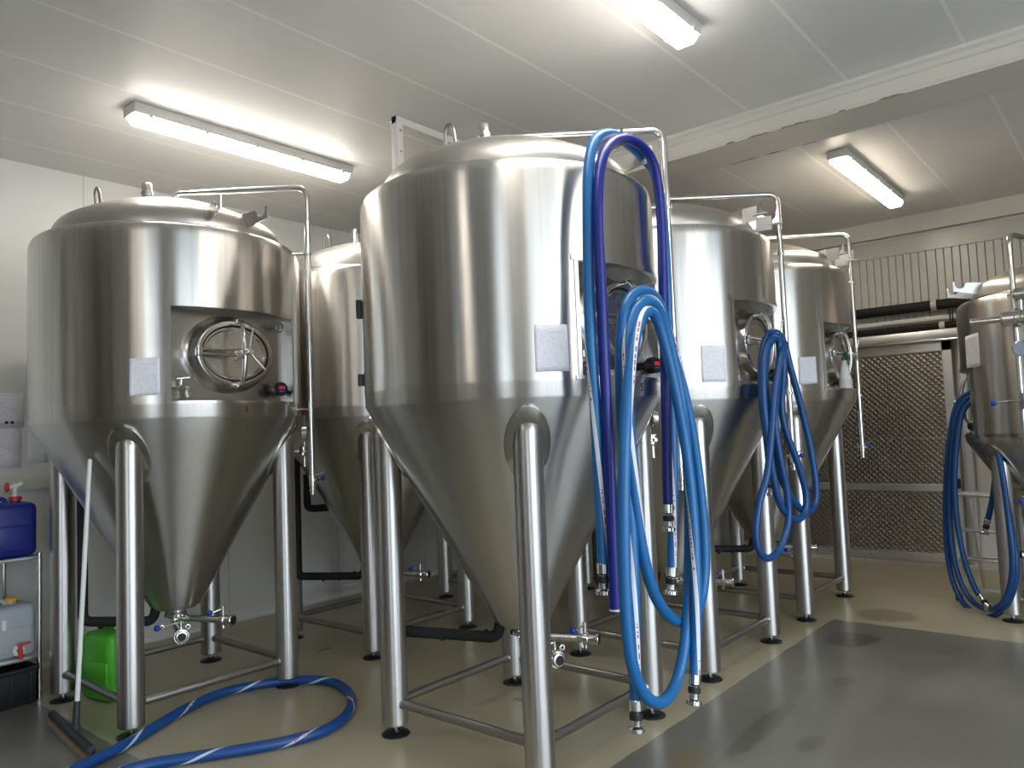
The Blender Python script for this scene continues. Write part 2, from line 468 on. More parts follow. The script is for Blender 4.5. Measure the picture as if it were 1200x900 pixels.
# ------------------------------------------------------------------ the room
def struct(name, b, m, parent=None, **kw): return b.build(name, m, parent, 'structure', smooth=None, **kw)
struct('floor', B().box(XL - .2, XR + .2, YB - .2, YF + .2, -.2, 0), M['floor'])
struct('ceiling', B().box(XL - .2, XR + .2, YB - .2, YF + .2, ZC, ZC + .2), M['ceiling'])
struct('wall_left', B().box(XL - .2, XL, YB - .2, YF + .2, 0, ZC), M['wall'])
struct('wall_far', B().box(XL, XR, YF, YF + .2, 0, ZC), M['wall'])
b = B()
ys = [YB, DOORWAY2[0], DOORWAY2[1], DOORWAY[0], DOORWAY[1], YF]
for k in (0, 2, 4): b.box(XR, XR + .2, ys[k], ys[k + 1], 0, ZC)
for d_ in (DOORWAY, DOORWAY2): b.box(XR, XR + .2, d_[0], d_[1], d_[2], ZC)
struct('wall_right', b, M['wall'])
b = B(); xs = [XL, WINDOWS[0][0], WINDOWS[0][1], WINDOWS[1][0], WINDOWS[1][1], XR]
for k in (0, 2, 4): b.box(xs[k], xs[k + 1], YB - .2, YB, 0, ZC)
for x0, x1, z0, z1 in WINDOWS: b.box(x0, x1, YB - .2, YB, 0, z0); b.box(x0, x1, YB - .2, YB, z1, ZC)
struct('wall_near', b, M['dark_wall'])
struct('added_reflection_wall', B().box(XL, -2.3, -1.3, -1.15, 0, ZC), M['reflection_boards'])  # unseen wall added so the left tanks reflect something dark
struct('ground', B().box(XR + .2, 30, -20, 30, -.25, -.05), M['asphalt'])
# coved skirting
def cove(p0, p1, n): # n = outward normal
    p0, p1, n = Vector(p0), Vector(p1), Vector(n); b = B()
    prof = [(0, 0), (.045, 0), (.02, .01), (.008, .03), (.006, .09), (0, .095)]
    A = [b.bm.verts.new(p0 + n * u + Vector((0, 0, z))) for u, z in prof]; C = [b.bm.verts.new(p1 + n * u + Vector((0, 0, z))) for u, z in prof]
    for i in range(len(prof)):
        j = (i + 1) % len(prof); b.bm.faces.new((A[i], A[j], C[j], C[i]))
    return b
struct('baseboard_left', cove((XL, YB, 0), (XL, YF, 0), (1, 0, 0)), M['wall'])
struct('baseboard_far', cove((XL, YF, 0), (-4.05, YF, 0), (0, -1, 0)), M['skirt'])
# ceiling beam with cornice, its lower edge strip and rust bleeding along it
b = B(); b.box(XL, XR, 4.94, 5.35, 3.475, ZC)
bm_ = struct('ceiling_beam', b, M['beam'])
b = B()
pr = [(0, 0), (0, -.065), (-.018, -.06), (-.03, -.035), (-.05, -.02), (-.055, 0)]
A = [b.bm.verts.new((XL, 4.94 + u, ZC + z)) for u, z in pr]; C = [b.bm.verts.new((XR, 4.94 + u, ZC + z)) for u, z in pr]
for i in range(len(pr)): b.bm.faces.new((A[i], A[(i + 1) % 6], C[(i + 1) % 6], C[i]))
struct('beam_cornice', b, M['beam'], bm_)
struct('beam_edge', B().box(XL, XR, 4.925, 4.955, 3.468, 3.49, .004), M['cornice'], bm_)
b = B()
for x, w in ((-1.63, .20), (-1.36, .05), (-1.72, .07), (-1.95, .05), (-1.08, .16), (-1.9, .16), (-2.1, .08)):
    n_ = 9; xs_ = [x + w * (i / n_ - .5) for i in range(n_ + 1)]
    lo = [(q, 4.9240, 3.4685) for q in xs_]; hi = [(q, 4.9240, 3.4690 + (.004 + random.uniform(0, .010)) * sin(pi * i / n_)) for i, q in enumerate(xs_)]
    b.poly(lo + hi[1:-1][::-1], (0, .002, 0))
for x, w in ((-2.12, .10), (-2.2, .2), (-1.95, .16), (-1.7, .1)):
    n_ = 8; xs_ = [x + w * (i / n_ - .5) for i in range(n_ + 1)]
    b.poly([(q, 5.352, 3.4748) for q in xs_] + [(q, 5.350 - (.004 + random.uniform(0, .016)) * sin(pi * i / n_), 3.4748) for i, q in enumerate(xs_)][1:-1][::-1], (0, 0, .002))
struct('rust_marks', b, M['rust'], bm_)
# cornice on the far wall
struct('trim_1', B().box(XL, XR, 8.72, YF, 3.46, ZC), M['cornice'])
# ribbed white boards and flat band over the sliding door
b = B(); x = XL + .1
b.box(XL, XR, 8.755, YF, 3.25, 3.43, .003)
while x < XR:
    w = .068 if x < -1.72 or x > -1.6 else .085
    b.box(x, x + w, 8.762, YF, 2.55, 3.25, .006); x += w + .005
for x in (-2.16, -1.86, -1.7, -1.25): b.cyl((x, 8.757, 3.262), (x, 8.745, 3.262), .009, seg=8)
struct('trim_2', b, M['board'])
# sliding cold-store door
DX0, DX1 = -4.05, -1.51
d = struct('door_1', B().box(DX0, DX1, 8.70, 8.75, .05, 2.29, .006), M['alu'])
b = B()
b.box(DX0 + .09, DX1 - .09, 8.685, 8.705, .84, 2.19, .004); b.box(DX0 + .09, DX1 - .09, 8.685, 8.705, .14, .76, .004)
struct('door_panel', b, M['quilt'], d)
b = B()
b.box(DX0, DX1, 8.67, 8.70, 2.19, 2.29, .004); b.box(DX1 - .09, DX1, 8.67, 8.70, .05, 2.29, .004); b.box(DX0, DX0 + .09, 8.67, 8.70, .05, 2.29, .004)
b.box(DX0 + .09, DX1 - .09, 8.675, 8.70, .765, .835, .004); b.box(DX0 + .09, DX1 - .09, 8.68, 8.69, 1.305, 1.309)
b.box(DX0, DX1, 8.66, 8.70, .05, .13, .004)
struct('door_frame', b, M['alu'], d)
struct('door_rivets', (lambda b: [b.cyl((x, 8.665, .09), (x, 8.655, .09), .008, seg=8) for x in (-3.6, -3.2, -2.8, -2.4, -2.0, -1.7)] and b)(B()), M['bar'], d)
struct('door_handle', B().box(DX1 - .10, DX1 - .0, 8.60, 8.67, .80, .90, .012), M['blackrub'], d)
struct('trim_3', B().box(-1.46, -1.40, 8.70, YF, 0, 2.35, .004), M['alu'])
struct('trim_4', B().box(DX0 - 1, -1.2, 8.68, 8.79, 0, .045, .004), M['skirt'])

# ------------------------------------------------------------------ sliding-door track, pipes along the far wall
def pipe_run(name, m, y, z, r, label, cat, x0=XL + .1, x1=XR - .1, group=None, clamps=()):
    t = thing(name, label, cat, (0, y, z))
    b = B(); b.cyl((x0, 0, 0), (x1, 0, 0), r, seg=20); b.build('pipe_run', m, t)
    for x in clamps:
        c = B(); c.lathe([(r + .002, -.025), (r + .008, -.025), (r + .008, .025), (r + .002, .025)], 20, ((x, 0, 0), (1, 0, 0)))
        c.box(x - .02, x + .02, .0, 8.75 - y, -.012, .012); c.build('clamp', M['skirt'], t)
    return t
pipe_run('insulated_pipe', M['foam'], 8.66, 2.66, .052, 'thick black insulated pipe running below the ribbed white boards', 'pipe', clamps=(-1.63, -3.2))
pipe_run('insulated_pipe', M['foam'], 8.66, 2.445, .034, 'thinner black insulated pipe just above the sliding door track', 'pipe', clamps=(-1.57, -3.0))
t = thing('cable_conduit', 'flat white cable channel between the two black pipes over the door', 'conduit', (0, 8.70, 2.53))
B().box(XL + .1, XR - .1, -.02, .02, -.022, .022, .004).build('channel', M['whitepaint'], t)
b = B()
for x in (-1.50, -1.475): b.cyl((x, -.03, -.08), (x, -.03, .2), .006, seg=8)
b.build('cable', M['blackpl'], t)
t = thing('door_track', 'steel track rail over the quilted sliding door', 'rail', (0, 8.62, 2.34))
B().box(DX0 - 1.2, -1.25, -.02, .06, -.025, .06, .008).build('track', M['alu'], t)
B().cyl((DX0 - 1.2, -.03, -.045), (-1.25, -.03, -.045), .014, seg=12).build('rod', M['pipe'], t)
for x in (-1.5, -2.4, -3.3):
    b = B(); b.box(x - .02, x + .02, .06, .13, -.01, .05); b.build('wall_bracket', M['bar'], t)

# ------------------------------------------------------------------ ceiling lamps
def lamp(name, label, x, y0, y1, m='lamp'):
    t = thing(name, label, 'ceiling lamp', (x, (y0 + y1) / 2, ZC), 0, 'fluorescent batten lamps')
    h = (y1 - y0) / 2
    b = B(); b.box(-.080, .080, -h, h, -.070, 0, .012); b.build('housing', M['housing'], t)
    b = B()
    sec = [(-.072, -.068), (.072, -.068), (.066, -.090), (.045, -.112), (-.045, -.112), (-.066, -.090)]
    ends = ((-h + .012, .62), (-h + .035, 1), (h - .035, 1), (h - .012, .62))
    rings = [[b.bm.verts.new((sx * k, yy, -.068 + (sz + .068) * (k if k < 1 else 1))) for sx, sz in sec] for yy, k in ends]
    for A, C in zip(rings, rings[1:]):
        for i in range(6): b.bm.faces.new((A[i], A[(i + 1) % 6], C[(i + 1) % 6], C[i]))
    b.bm.faces.new(rings[0]); b.bm.faces.new(rings[-1])
    b.build('diffuser', M[m], t, smooth=25)
    n = 5
    for k in range(n):
        yy = -h + .10 + (2 * h - .2) * k / (n - 1)
        for s_ in (-1, 1):
            c = B(); c.box(s_ * .080 - .008, s_ * .080 + .006, yy - .012, yy + .012, -.082, -.045, .003); c.build('clip', M['housing'], t)
    c = B(); c.cyl((0, h, -.03), (0, h + .03, -.03), .013, seg=10); c.build('cable_gland', M['housing'], t)
lamp('batten_lamp', 'long fluorescent batten lamp on the ceiling above the two left tanks', -4.66, 1.98, 3.63)
lamp('batten_lamp', 'fluorescent batten lamp cut by the top edge of the photo', -1.74, 1.97, 3.62)
lamp('batten_lamp', 'fluorescent batten lamp beyond the ceiling beam', -1.74, 6.09, 7.86, 'lamp_warm')

lamp('batten_lamp', 'added fill lamp near the goods doorway, beyond the right edge of the photo', 1.20, 1.97, 3.62)  # added out of view as extra light for the front of the room
lamp('batten_lamp', 'added fill lamp behind the viewpoint, outside the photo', -1.74, -2.15, -.50)  # unseen lamp, added to brighten the floor in front

# white bracket frame bolted under the ceiling
t = thing('ceiling_bracket', 'white flat bar frame hanging from the ceiling behind the centre tank', 'bracket', (-3.66, 3.24, ZC))
b = B(); b.box(-.025, .025, 0, .75, -.055, -.005, .003); b.build('top_bar', M['whitepaint'], t)
for yy in (0, .70):
    b = B(); b.box(-.028, .028, yy, yy + .055, -.68, -.005, .003); b.build('drop_bar', M['whitepaint'], t)
b = B(); b.box(-.02, .02, 0, .75, -.70, -.66, .003); b.build('cross_bar', M['whitepaint'], t)
b = B()
for yy, zz in ((.03, -.1), (.03, -.24), (.03, -.40)): b.cyl((.028, yy, zz), (.033, yy, zz), .007, seg=8)
b.cyl((-.05, .02, -.02), (-.02, .02, -.02), .012, seg=8)
b.build('bolt', M['bar'], t)

# ------------------------------------------------------------------ conical fermenting tanks
def rz(b, a):
    bmesh.ops.rotate(b.bm, verts=b.bm.verts[:], cent=(0, 0, 0), matrix=Matrix.Rotation(a, 3, 'Z')); return b
def tank(name, label, loc, rot, R=.788, zr=1.687, zs=2.785, rl=.679, tip=.55, phi=4.0, pipe_az=39.0, leg_az=45.0, op=(1.775, 2.318), hooks=(-8, 12.5), tall=1.0, foam_az=-130, group='steel conical fermenting tanks'):
    T = thing(name, label, 'tank', loc, rot, group)
    ph = radians(phi); ha = radians(31); o0, o1 = op
    # jacket with the rectangular manway opening, rounded shoulder and lower band
    b = B()
    prof = [(R - .008, zr), (R - .002, zr + .012), (R - .002, zr + .07), (R, zr + .075), (R, o0), (R, (o0 + o1) / 2), (R, o1), (R, zs - .30), (R, zs - .07), (R - .004, zs - .045), (R - .014, zs - .022), (R - .032, zs - .007), (R - .06, zs), (R - .112, zs + .008)]
    n = 120; na = 18
    angs = [-ha + 2 * ha * i / na for i in range(na + 1)] + [ha + (2 * pi - 2 * ha) * i / (n - na) for i in range(1, n - na)]
    V = [[b.bm.verts.new((r * cos(a), r * sin(a), z)) for a in angs] for r, z in prof]
    for k in range(len(prof) - 1):
        hole = prof[k][1] >= o0 - 1e-6 and prof[k + 1][1] <= o1 + 1e-6
        for i in range(n):
            if hole and i < na: continue
            j = (i + 1) % n
            b.bm.faces.new((V[k][i], V[k][j], V[k + 1][j], V[k + 1][i]))
    # folded lip round the opening
    for zz, th in ((o1, .012), (o0, .008)):
        b.lathe([(R - .02, zz - th), (R + .006, zz - th), (R + .006, zz + th), (R - .02, zz + th), (R - .02, zz - th)], 24, a0=-ha - .03, a1=ha + .03)
    for s_ in (-1, 1):
        b.lathe([(R - .012, o0), (R + .004, o0), (R + .004, o1), (R - .012, o1)], 2, a0=s_ * ha - .012, a1=s_ * ha + .012)
    rz(b, ph); b.build('jacket', M['jacket'], T, smooth=35)
    # recess: side returns, flat back plate and the two ledges
    xp = R * cos(ha) - .062; ye = R * sin(ha); xe = R * cos(ha)
    b = B()
    b.quad((xp, -ye, o0), (xp, ye, o0), (xp, ye, o1), (xp, -ye, o1))
    for s_ in (-1, 1): b.quad((xp, s_ * ye, o0), (xe, s_ * ye, o0), (xe, s_ * ye, o1), (xp, s_ * ye, o1))
    for zz in (o0, o1):
        arc = [((R - .003) * cos(-ha + 2 * ha * i / 16), (R - .003) * sin(-ha + 2 * ha * i / 16), zz) for i in range(17)]
        b.bm.faces.new([b.bm.verts.new(q) for q in [(xp, -ye, zz)] + arc + [(xp, ye, zz)]])
    rz(b, ph); b.build('recess_plate', M['panel'], T, smooth=20)
    # dome
    rd = R - .112
    b = B(); zt = zs + .008; hd = .305 * R / .788
    pr = [(rd, zt - .03), (rd, zt + .02)]
    kr = .13
    for i in range(1, 9):
        a = radians(64) * i / 8; pr.append((rd - kr + kr * cos(a), zt + .02 + kr * sin(a)))
    r1, z1 = pr[-1]
    for i in range(1, 12):
        t_ = i / 11; pr.append((r1 * (1 - t_), z1 + (zt + hd - z1) * (1 - (1 - t_) ** 2)))
    b.lathe(pr, 96); b.build('dome_top', M['dome'], T, smooth=50)
    b = B(); b.torus((0, 0, zt + .004), rd + .004, .007, seg=96, seg2=8); b.build('dome_weld', M['polished'], T)
    def domez(r):
        for (ra, za), (rb, zb) in zip(pr, pr[1:]):
            if rb <= r <= ra: return za + (zb - za) * (ra - r) / max(1e-6, ra - rb)
        return zt
    # cone and bottom dish
    rb = .15
    sl = (R - .008 - rb) / (zr - tip)
    def cr(z): return rb + (z - tip) * sl
    b = B()
    b.lathe([(R - .008, zr + .004), (R - .012, zr - .006)] + [(cr(zr - (zr - tip) * i / 10), zr - (zr - tip) * i / 10) for i in range(1, 11)] + [(rb - .03, tip - .022), (rb - .09, tip - .034), (0, tip - .036)], 120)
    b.build('cone', M['cone'], T, smooth=35)
    # legs, each with a reinforcing pad and a levelling foot
    rlg = .068
    ztop = tip + (rl + .05 - rb) / sl
    zpad = tip + (rl - rb) / sl
    legs = []
    for k in range(4):
        a = radians(leg_az + 90 * k); c_, s_ = cos(a), sin(a)
        q = Vector((rl * c_, rl * s_, 0)); legs.append(q)
        b = B(); b.lathe([(0, .056), (rlg - .004, .056), (rlg, .060), (rlg, ztop - .05), (rlg * .93, ztop - .022), (rlg * .7, ztop - .004), (0, ztop + .004)], 32, (q, (0, 0, 1)))
        lg = b.build('leg', M['leg'], T)
        b = B()
        def pad(u, v, e=1.0):
            th = 2 * pi * u
            tt = .108 * v * cos(th); ss = (.172 * v * sin(th) + .0)
            z = zpad - .015 + ss; off = .013 if v < .955 else (.010 if v < .99 else -.003)
            r_ = cr(z) + off; aa = a + tt / max(.2, cr(z))
            return (r_ * cos(aa), r_ * sin(aa), z)
        lst = [.25, .6, .94, .975, 1.0]
        V2 = [[b.bm.verts.new(pad(i / 40, v)) for i in range(40)] for v in lst]
        for A, C in zip(V2, V2[1:]):
            for i in range(40): b.bm.faces.new((A[i], A[(i + 1) % 40], C[(i + 1) % 40], C[i]))
        b.build('reinforcing_pad', M['doorplate'], lg, smooth=30)
        b = B(); b.lathe([(0, 0), (.074, 0), (.074, .004), (.068, .009), (.022, .016), (.018, .026), (0, .026)], 28, (q, (0, 0, 1)))
        ft = b.build('foot_disc', M['blackpl'], lg)
        b = B(); b.cyl(q + Vector((0, 0, .02)), q + Vector((0, 0, .06)), .012, seg=10); b.build('foot_bolt', M['polished'], lg)
    for k in range(4):
        p0, p1 = legs[k], legs[(k + 1) % 4]; u = (p1 - p0).normalized(); zz = Vector((0, 0, .165))
        b = B(); b.cyl(p0 + u * (rlg - .006) + zz, p1 - u * (rlg - .006) + zz, .0225, seg=16)
        for e, sg in ((p0, 1), (p1, -1)): b.lathe([(.022, 0), (.028, 0), (.022, .008)], 16, (e + u * sg * (rlg - .004) + zz, u * sg))
        b.build('stretcher', M['bar'], T)
    # oval manway: neck, ring, door, yoke, screw with three arms
    zc, yc, ay, az_ = (o0 + o1) / 2 + .015, -.008, .255, .20
    b = B()
    def oval(x, ky, kz, i, m=48):
        th = 2 * pi * i / m
        return (x, yc + ky * cos(th), zc + kz * sin(th))
    def ovals(b, lst, m=48):
        V3 = [[b.bm.verts.new(oval(x, ky, kz, i, m)) for i in range(m)] for x, ky, kz in lst]
        for A, C in zip(V3, V3[1:]):
            for i in range(m): b.bm.faces.new((A[i], A[(i + 1) % m], C[(i + 1) % m], C[i]))
        return V3
    xr = xp + .085
    ovals(b, [(xp, ay + .03, az_ + .03), (xp + .012, ay + .012, az_ + .012), (xp + .03, ay, az_), (xr - .012, ay, az_), (xr, ay - .004, az_ - .004), (xr + .004, ay - .012, az_ - .012), (xr + .002, ay - .034, az_ - .034), (xr - .03, ay - .038, az_ - .038)])
    rz(b, ph); man = b.build('manway_neck', M['panel'], T, smooth=45)
    b = B()
    ovals(b, [(xr - .022, ay - .036, az_ - .036), (xr - .008, ay - .037, az_ - .037), (xr - .010, ay - .043, az_ - .043), (xr - .022, ay - .044, az_ - .044)])
    rz(b, ph); b.build('gasket', M['blackrub'], man)
    b = B()
    V3 = ovals(b, [(xr - .03, ay - .042, az_ - .042), (xr - .006, ay - .045, az_ - .045), (xr - .006, ay - .055, az_ - .055), (xr - .018, ay - .065, az_ - .065), (xr - .022, .10, .07), (xr - .02, .03, .025)])
    b.bm.faces.new(V3[-1])
    rz(b, ph); door = b.build('manway_door', M['doorplate'], T, smooth=45)
    b = B()
    arc = [(xr + .012 + .075 * sin(pi * i / 16) ** .8, yc, zc + (az_ - .005) * cos(pi * i / 16)) for i in range(17)]
    b.tube(arc, [.008 + .007 * sin(pi * i / 16) for i in range(17)], 10)
    for sg in (1, -1): b.box(xr - .005, xr + .03, yc - .016, yc + .016, zc + sg * (az_ - .012) - .014, zc + sg * (az_ - .012) + .014, .005)
    rz(b, ph); b.build('yoke', M['polished'], man)
    b = B()
    for dz in (-.014, .012): b.cyl((xr + .012, yc - ay + .01, zc + dz), (xr + .045, yc - .01, zc + dz), .0085, seg=10)
    b.box(xr - .005, xr + .03, yc - ay - .006, yc - ay + .026, zc - .026, zc + .026, .006)
    rz(b, ph); b.build('hinge_arm', M['polished'], man)
    hub = Vector((xr + .02, yc, zc))
    b = B(); b.cyl(hub - Vector((.02, 0, 0)), hub + Vector((.12, 0, 0)), .013, seg=14)
    b.cyl(hub + Vector((.045, 0, 0)), hub + Vector((.07, 0, 0)), .022, seg=14, bev=.004); b.cyl(hub + Vector((.09, 0, 0)), hub + Vector((.125, 0, 0)), .020, seg=14, bev=.004)
    rz(b, ph); hs = b.build('clamp_screw', M['polished'], T)
    for ang_ in (88, -52, 205):
        a = radians(ang_); d_ = Vector((.25, cos(a), sin(a))).normalized()
        h0 = hub + Vector((.105, 0, 0)); b = B(); b.tube([h0, h0 + d_ * .06, h0 + d_ * .125], [.0075, .006, .0055], 10); b.ball(h0 + d_ * .127, .009, 10)
        rz(b, ph); b.build('handle_arm', M['polished'], man)
    # sampling cock, pressure wheel valve, thermostat
    b = B(); q = Vector((xp, -ye + .085, o0 + .085))
    b.cyl(q, q + Vector((.05, 0, 0)), .016, seg=14); b.cyl(q + Vector((.03, -.045, -.005)), q + Vector((.03, .045, -.005)), .013, seg=12, bev=.003)
    b.cyl(q + Vector((.03, 0, 0)), q + Vector((.03, 0, .05)), .009, seg=10); b.cyl(q + Vector((.03, -.025, .048)), q + Vector((.05, .04, .055)), .007, seg=10)
    b.cyl(q + Vector((.03, .03, 0)), q + Vector((.045, .03, -.055)), .009, seg=10); b.torus(q + Vector((.045, .045, -.045)), .014, .004, (1, 0, 0), 14, 6)
    rz(b, ph); b.build('sampling_cock', M['polished'], T)
    b = B(); q = Vector((xp, ye - .10, o1 - .075))
    b.cyl(q, q + Vector((.085, 0, 0)), .008, seg=10); b.torus(q + Vector((.075, 0, 0)), .026, .006, (1, 0, 0), 20, 8)
    for k in range(5): b.cyl(q + Vector((.075, 0, 0)), q + Vector((.075, .026 * cos(k * 1.2566), .026 * sin(k * 1.2566))), .004, seg=6)
    b.cyl(q + Vector((.02, -.045, 0)), q + Vector((.02, 0, 0)), .006, seg=8)
    rz(b, ph); b.build('wheel_valve', M['bar'], T)
    q = Vector((xp, ye - .105, o0 + .085)); dx = Vector((.9, -.35, .05)).normalized()
    b = B(); b.cyl(q, q + Vector((.05, 0, 0)), .02, seg=14); b.cyl(q + Vector((.045, -.02, 0)), q + Vector((.045, .03, 0)), .024, seg=14, bev=.004); b.cyl(q + Vector((.055, 0, 0)), q + Vector((.075, 0, 0)) + dx * .03, .043, seg=24, bev=.006)
    b.cyl(q + Vector((.075, .03, -.01)), q + Vector((.075, .075, -.025)), .014, seg=12, bev=.003)
    rz(b, ph); th = b.build('thermostat', M['blackpl'], T)
    fc = q + Vector((.075, 0, 0)) + dx * .031
    b = B(); b.cyl(fc - dx * .003, fc + dx * .002, .037, seg=24); rz(b, ph); b.build('thermostat_face', M['display'], th)
    uy = Vector((0, 0, 1)).cross(dx).normalized(); uz = dx.cross(uy)
    b = B()
    def seg7(cx, cz, on, w=.008, h=.016):
        S = {'a': ((0, 2), (1, 2)), 'b': ((1, 2), (1, 1)), 'c': ((1, 1), (1, 0)), 'd': ((0, 0), (1, 0)), 'e': ((0, 0), (0, 1)), 'f': ((0, 1), (0, 2)), 'g': ((0, 1), (1, 1))}
        for k in on:
            (xa, za), (xb, zb) = S[k]
            p0 = fc + dx * .003 + uy * (cx + (xa - .5) * w) + uz * (cz + (za - 1) * h / 2); p1 = fc + dx * .003 + uy * (cx + (xb - .5) * w) + uz * (cz + (zb - 1) * h / 2)
            b.cyl(p0, p1, .0009, seg=6)
    seg7(-.011, .006, 'abdeg'); seg7(.001, .006, 'abcdef'); seg7(.013, .006, 'abcdg')
    rz(b, ph); b.build('thermostat_digits', M['digits'], th)
    b = B()
    for k in range(4): b.cyl(fc + dx * .0015 + uy * (-.012 + .008 * k) - uz * .016, fc + dx * .003 + uy * (-.012 + .008 * k) - uz * .016, .0028, seg=8)
    rz(b, ph); b.build('thermostat_keys', M['icon'], th)
    b = B(); b.tube(spline([q + Vector((.07, .03, -.02)), q + Vector((.075, .055, -.06)), q + Vector((.075, .085, -.055)), q + Vector((.05, .10, -.02)), q + Vector((.0, .10, .0))], .01), .0035, 6)
    rz(b, ph); b.build('thermostat_cable', M['whitepl'], th)
    # cleaning pipe: over the dome, down beside the jacket
    a = radians(pipe_az); ca, sa = cos(a), sin(a); rp = R + .094; zp = zs + .385 * tall; zb = zr - .37
    b = B()
    b.tube(fillet([(.02 * ca, .02 * sa, zt + hd - .02), (.02 * ca, .02 * sa, zp), (rp * ca, rp * sa, zp), (rp * ca, rp * sa, zb)], .075, 8), .0195, 14)
    pp = b.build('cleaning_pipe', M['pipe'], T)
    for zz in (zs - .05, zr + .05):
        b = B(); b.cyl(((R - .01) * ca, (R - .01) * sa, zz), ((rp - .015) * ca, (rp - .015) * sa, zz), .008, seg=10)
        b.lathe([(.020, -.010), (.027, -.010), (.027, .010), (.020, .010)], 16, ((rp * ca, rp * sa, zz), (0, 0, 1))); b.box(rp - .006, rp + .006, -.040, -.02, zz - .009, zz + .009, .002, Matrix.Rotation(a, 4, 'Z'))
        b.build('pipe_clamp', M['polished'], pp)
    c = Vector((rp * ca, rp * sa, zb))
    b = B(); b.cyl(c - Vector((0, 0, .07)), c - Vector((0, 0, -.01)), .024, seg=16, bev=.004); b.cyl(c - Vector((0, 0, .12)), c - Vector((0, 0, .06)), .017, seg=14); b.cyl(c - Vector((.05, -.02, .03)), c - Vector((-.04, -.01, .03)), .016, seg=12, bev=.003)
    b.lathe([(.017, 0), (.024, .003), (.024, .010), (.017, .013)], 16, (c - Vector((0, 0, .10)), (0, 0, 1)))
    pv = b.build('pipe_valve', M['polished'], T)
    b = B(); b.cyl(c + Vector((.02, .01, 0)), c + Vector((.055, .05, .02)), .004, seg=8); b.build('valve_lever', M['polished'], pv)
    b = B(); b.ball(c + Vector((.045, .045, -.02)), .017, 14); b.build('valve_knob', M['bluepl'], pv)
    # spunding valve with sight tube beside the cleaning pipe
    a = radians(pipe_az + 15); rr_ = .80 * R / .788; c = Vector((rr_ * cos(a), rr_ * sin(a), zr - .22)); inn = Vector((-cos(a), -sin(a), 0))
    b = B(); b.cyl(c + inn * .26, c, .014, seg=12); b.cyl(c - inn * -.01 + Vector((0, 0, -.03)), c + Vector((0, 0, .035)), .030, seg=16, bev=.006); b.cyl(c + Vector((0, 0, -.10)), c + Vector((0, 0, -.02)), .015, .011, seg=12)
    tz = inn.cross(Vector((0, 0, 1)))
    b.cyl(c + tz * .03 + Vector((0, 0, .0)), c + tz * .03 + Vector((0, 0, .06)), .010, seg=10); b.cyl(c - tz * .05, c + tz * .05, .012, seg=12, bev=.003)
    sv = b.build('spunding_valve', M['polished'], T)
    b = B(); b.cyl(c + tz * .03 + Vector((0, 0, .05)), c + tz * .03 + Vector((0, 0, .24)), .009, seg=10); b.build('sight_tube', M['glass'], sv)
    b = B(); b.cyl(c + tz * .03 + Vector((0, 0, .24)), c + tz * .03 + Vector((0, 0, .265)), .012, seg=10, bev=.003); b.build('tube_cap', M['redpl'], sv)
    b = B(); g0 = c - tz * .02 + Vector((0, 0, .12)); b.cyl(g0 + inn * .02, g0 - inn * .02, .045, seg=24, bev=.005); b.build('pressure_gauge', M['polished'], sv)
    b = B(); b.cyl(g0 - inn * .019, g0 - inn * .022, .039, seg=24); b.build('gauge_dial', M['gauge'], sv)
    b = B(); b.cyl(c + tz * .02 + Vector((0, 0, -.09)), c + tz * .06 + Vector((0, 0, -.085)), .012, seg=10, bev=.003); b.build('drain_plug', M['blackpl'], sv)
    # hose hook plates on the dome: vertical plates with a round notch
    for hz in hooks:
        b = B(); x0 = rd - .04; x1 = R + .055; z0 = zs + .070; z1 = zs + .160
        notch = [(x1 - .052 + .036 * cos(t_), z0 + .066 - .036 * sin(t_)) for t_ in [pi * i / 10 for i in range(11)]]
        pts = [(x0, z0 - .03), (x1 - .07, z0), (x1, z0 + .012), (x1, z1), (x1 - .015, z1)] + notch[0:] + [(x1 - .10, z1 - .015), (x0, z1 - .02)]
        b.poly([(x, 0, z) for x, z in pts], (0, .006, 0))
        rz(b, radians(hz)); b.build('hose_hook', M['panel'], T, smooth=20)
    # top valve and lifting eye
    c = Vector((0, -.153, domez(.153) - .005)); b = B()
    b.lathe([(0, 0), (.055, 0), (.055, .008), (.034, .010), (.034, .045), (.040, .048), (.040, .062), (.033, .066), (.033, .112), (.029, .118), (0, .118)], 28, (c, (0, 0, 1)))
    b.cyl(c + Vector((.03, .06, .0)), c + Vector((.03, .06, .04)), .008, seg=8); b.cyl(c + Vector((.03, .02, .035)), c + Vector((.04, .075, .04)), .006, seg=8)
    b.build('top_valve', M['pipe'], T)
    b = B(); r_ = .47 * R / .788; z_ = domez(r_); q = Vector((.045, -r_, z_))
    b.tube(fillet([q + Vector((-.035, .01, -.02)), q + Vector((-.03, 0, .075)), q + Vector((.0, 0, .105)), q + Vector((.03, 0, .075)), q + Vector((.035, .01, -.02))], .03, 5), .009, 10)
    b.build('lifting_eye', M['bar'], T)
    # black probe heads on the far side of the jacket
    for zz, hh in ((zs - .56, .085), (zr + .16, .05)):
        a = radians(-132.5); c = Vector((R * cos(a), R * sin(a), zz)); o_ = Vector((cos(a), sin(a), 0))
        b = B(); b.cyl(c - o_ * .01, c + o_ * .018, .016, seg=14); b.box(-.012, .008, -.016, .016, -hh / 2, hh / 2, .006, Matrix.Translation(c + o_ * .02) @ Matrix.Rotation(a, 4, 'Z')); b.build('probe_head', M['blackpl'], T)
    # outlet: flange, two pipes, two butterfly valves with blue knobs
    b = B(); b.cyl((0, 0, tip - .05), (0, 0, tip - .03), .062, seg=24, bev=.004); b.cyl((0, 0, tip - .078), (0, 0, tip - .052), .066, seg=24, bev=.005)
    for k in range(6): b.cyl((.052 * cos(k), .052 * sin(k), tip - .084), (.052 * cos(k), .052 * sin(k), tip - .045), .008, seg=6)
    b.build('outlet_flange', M['polished'], T)
    zo = .435
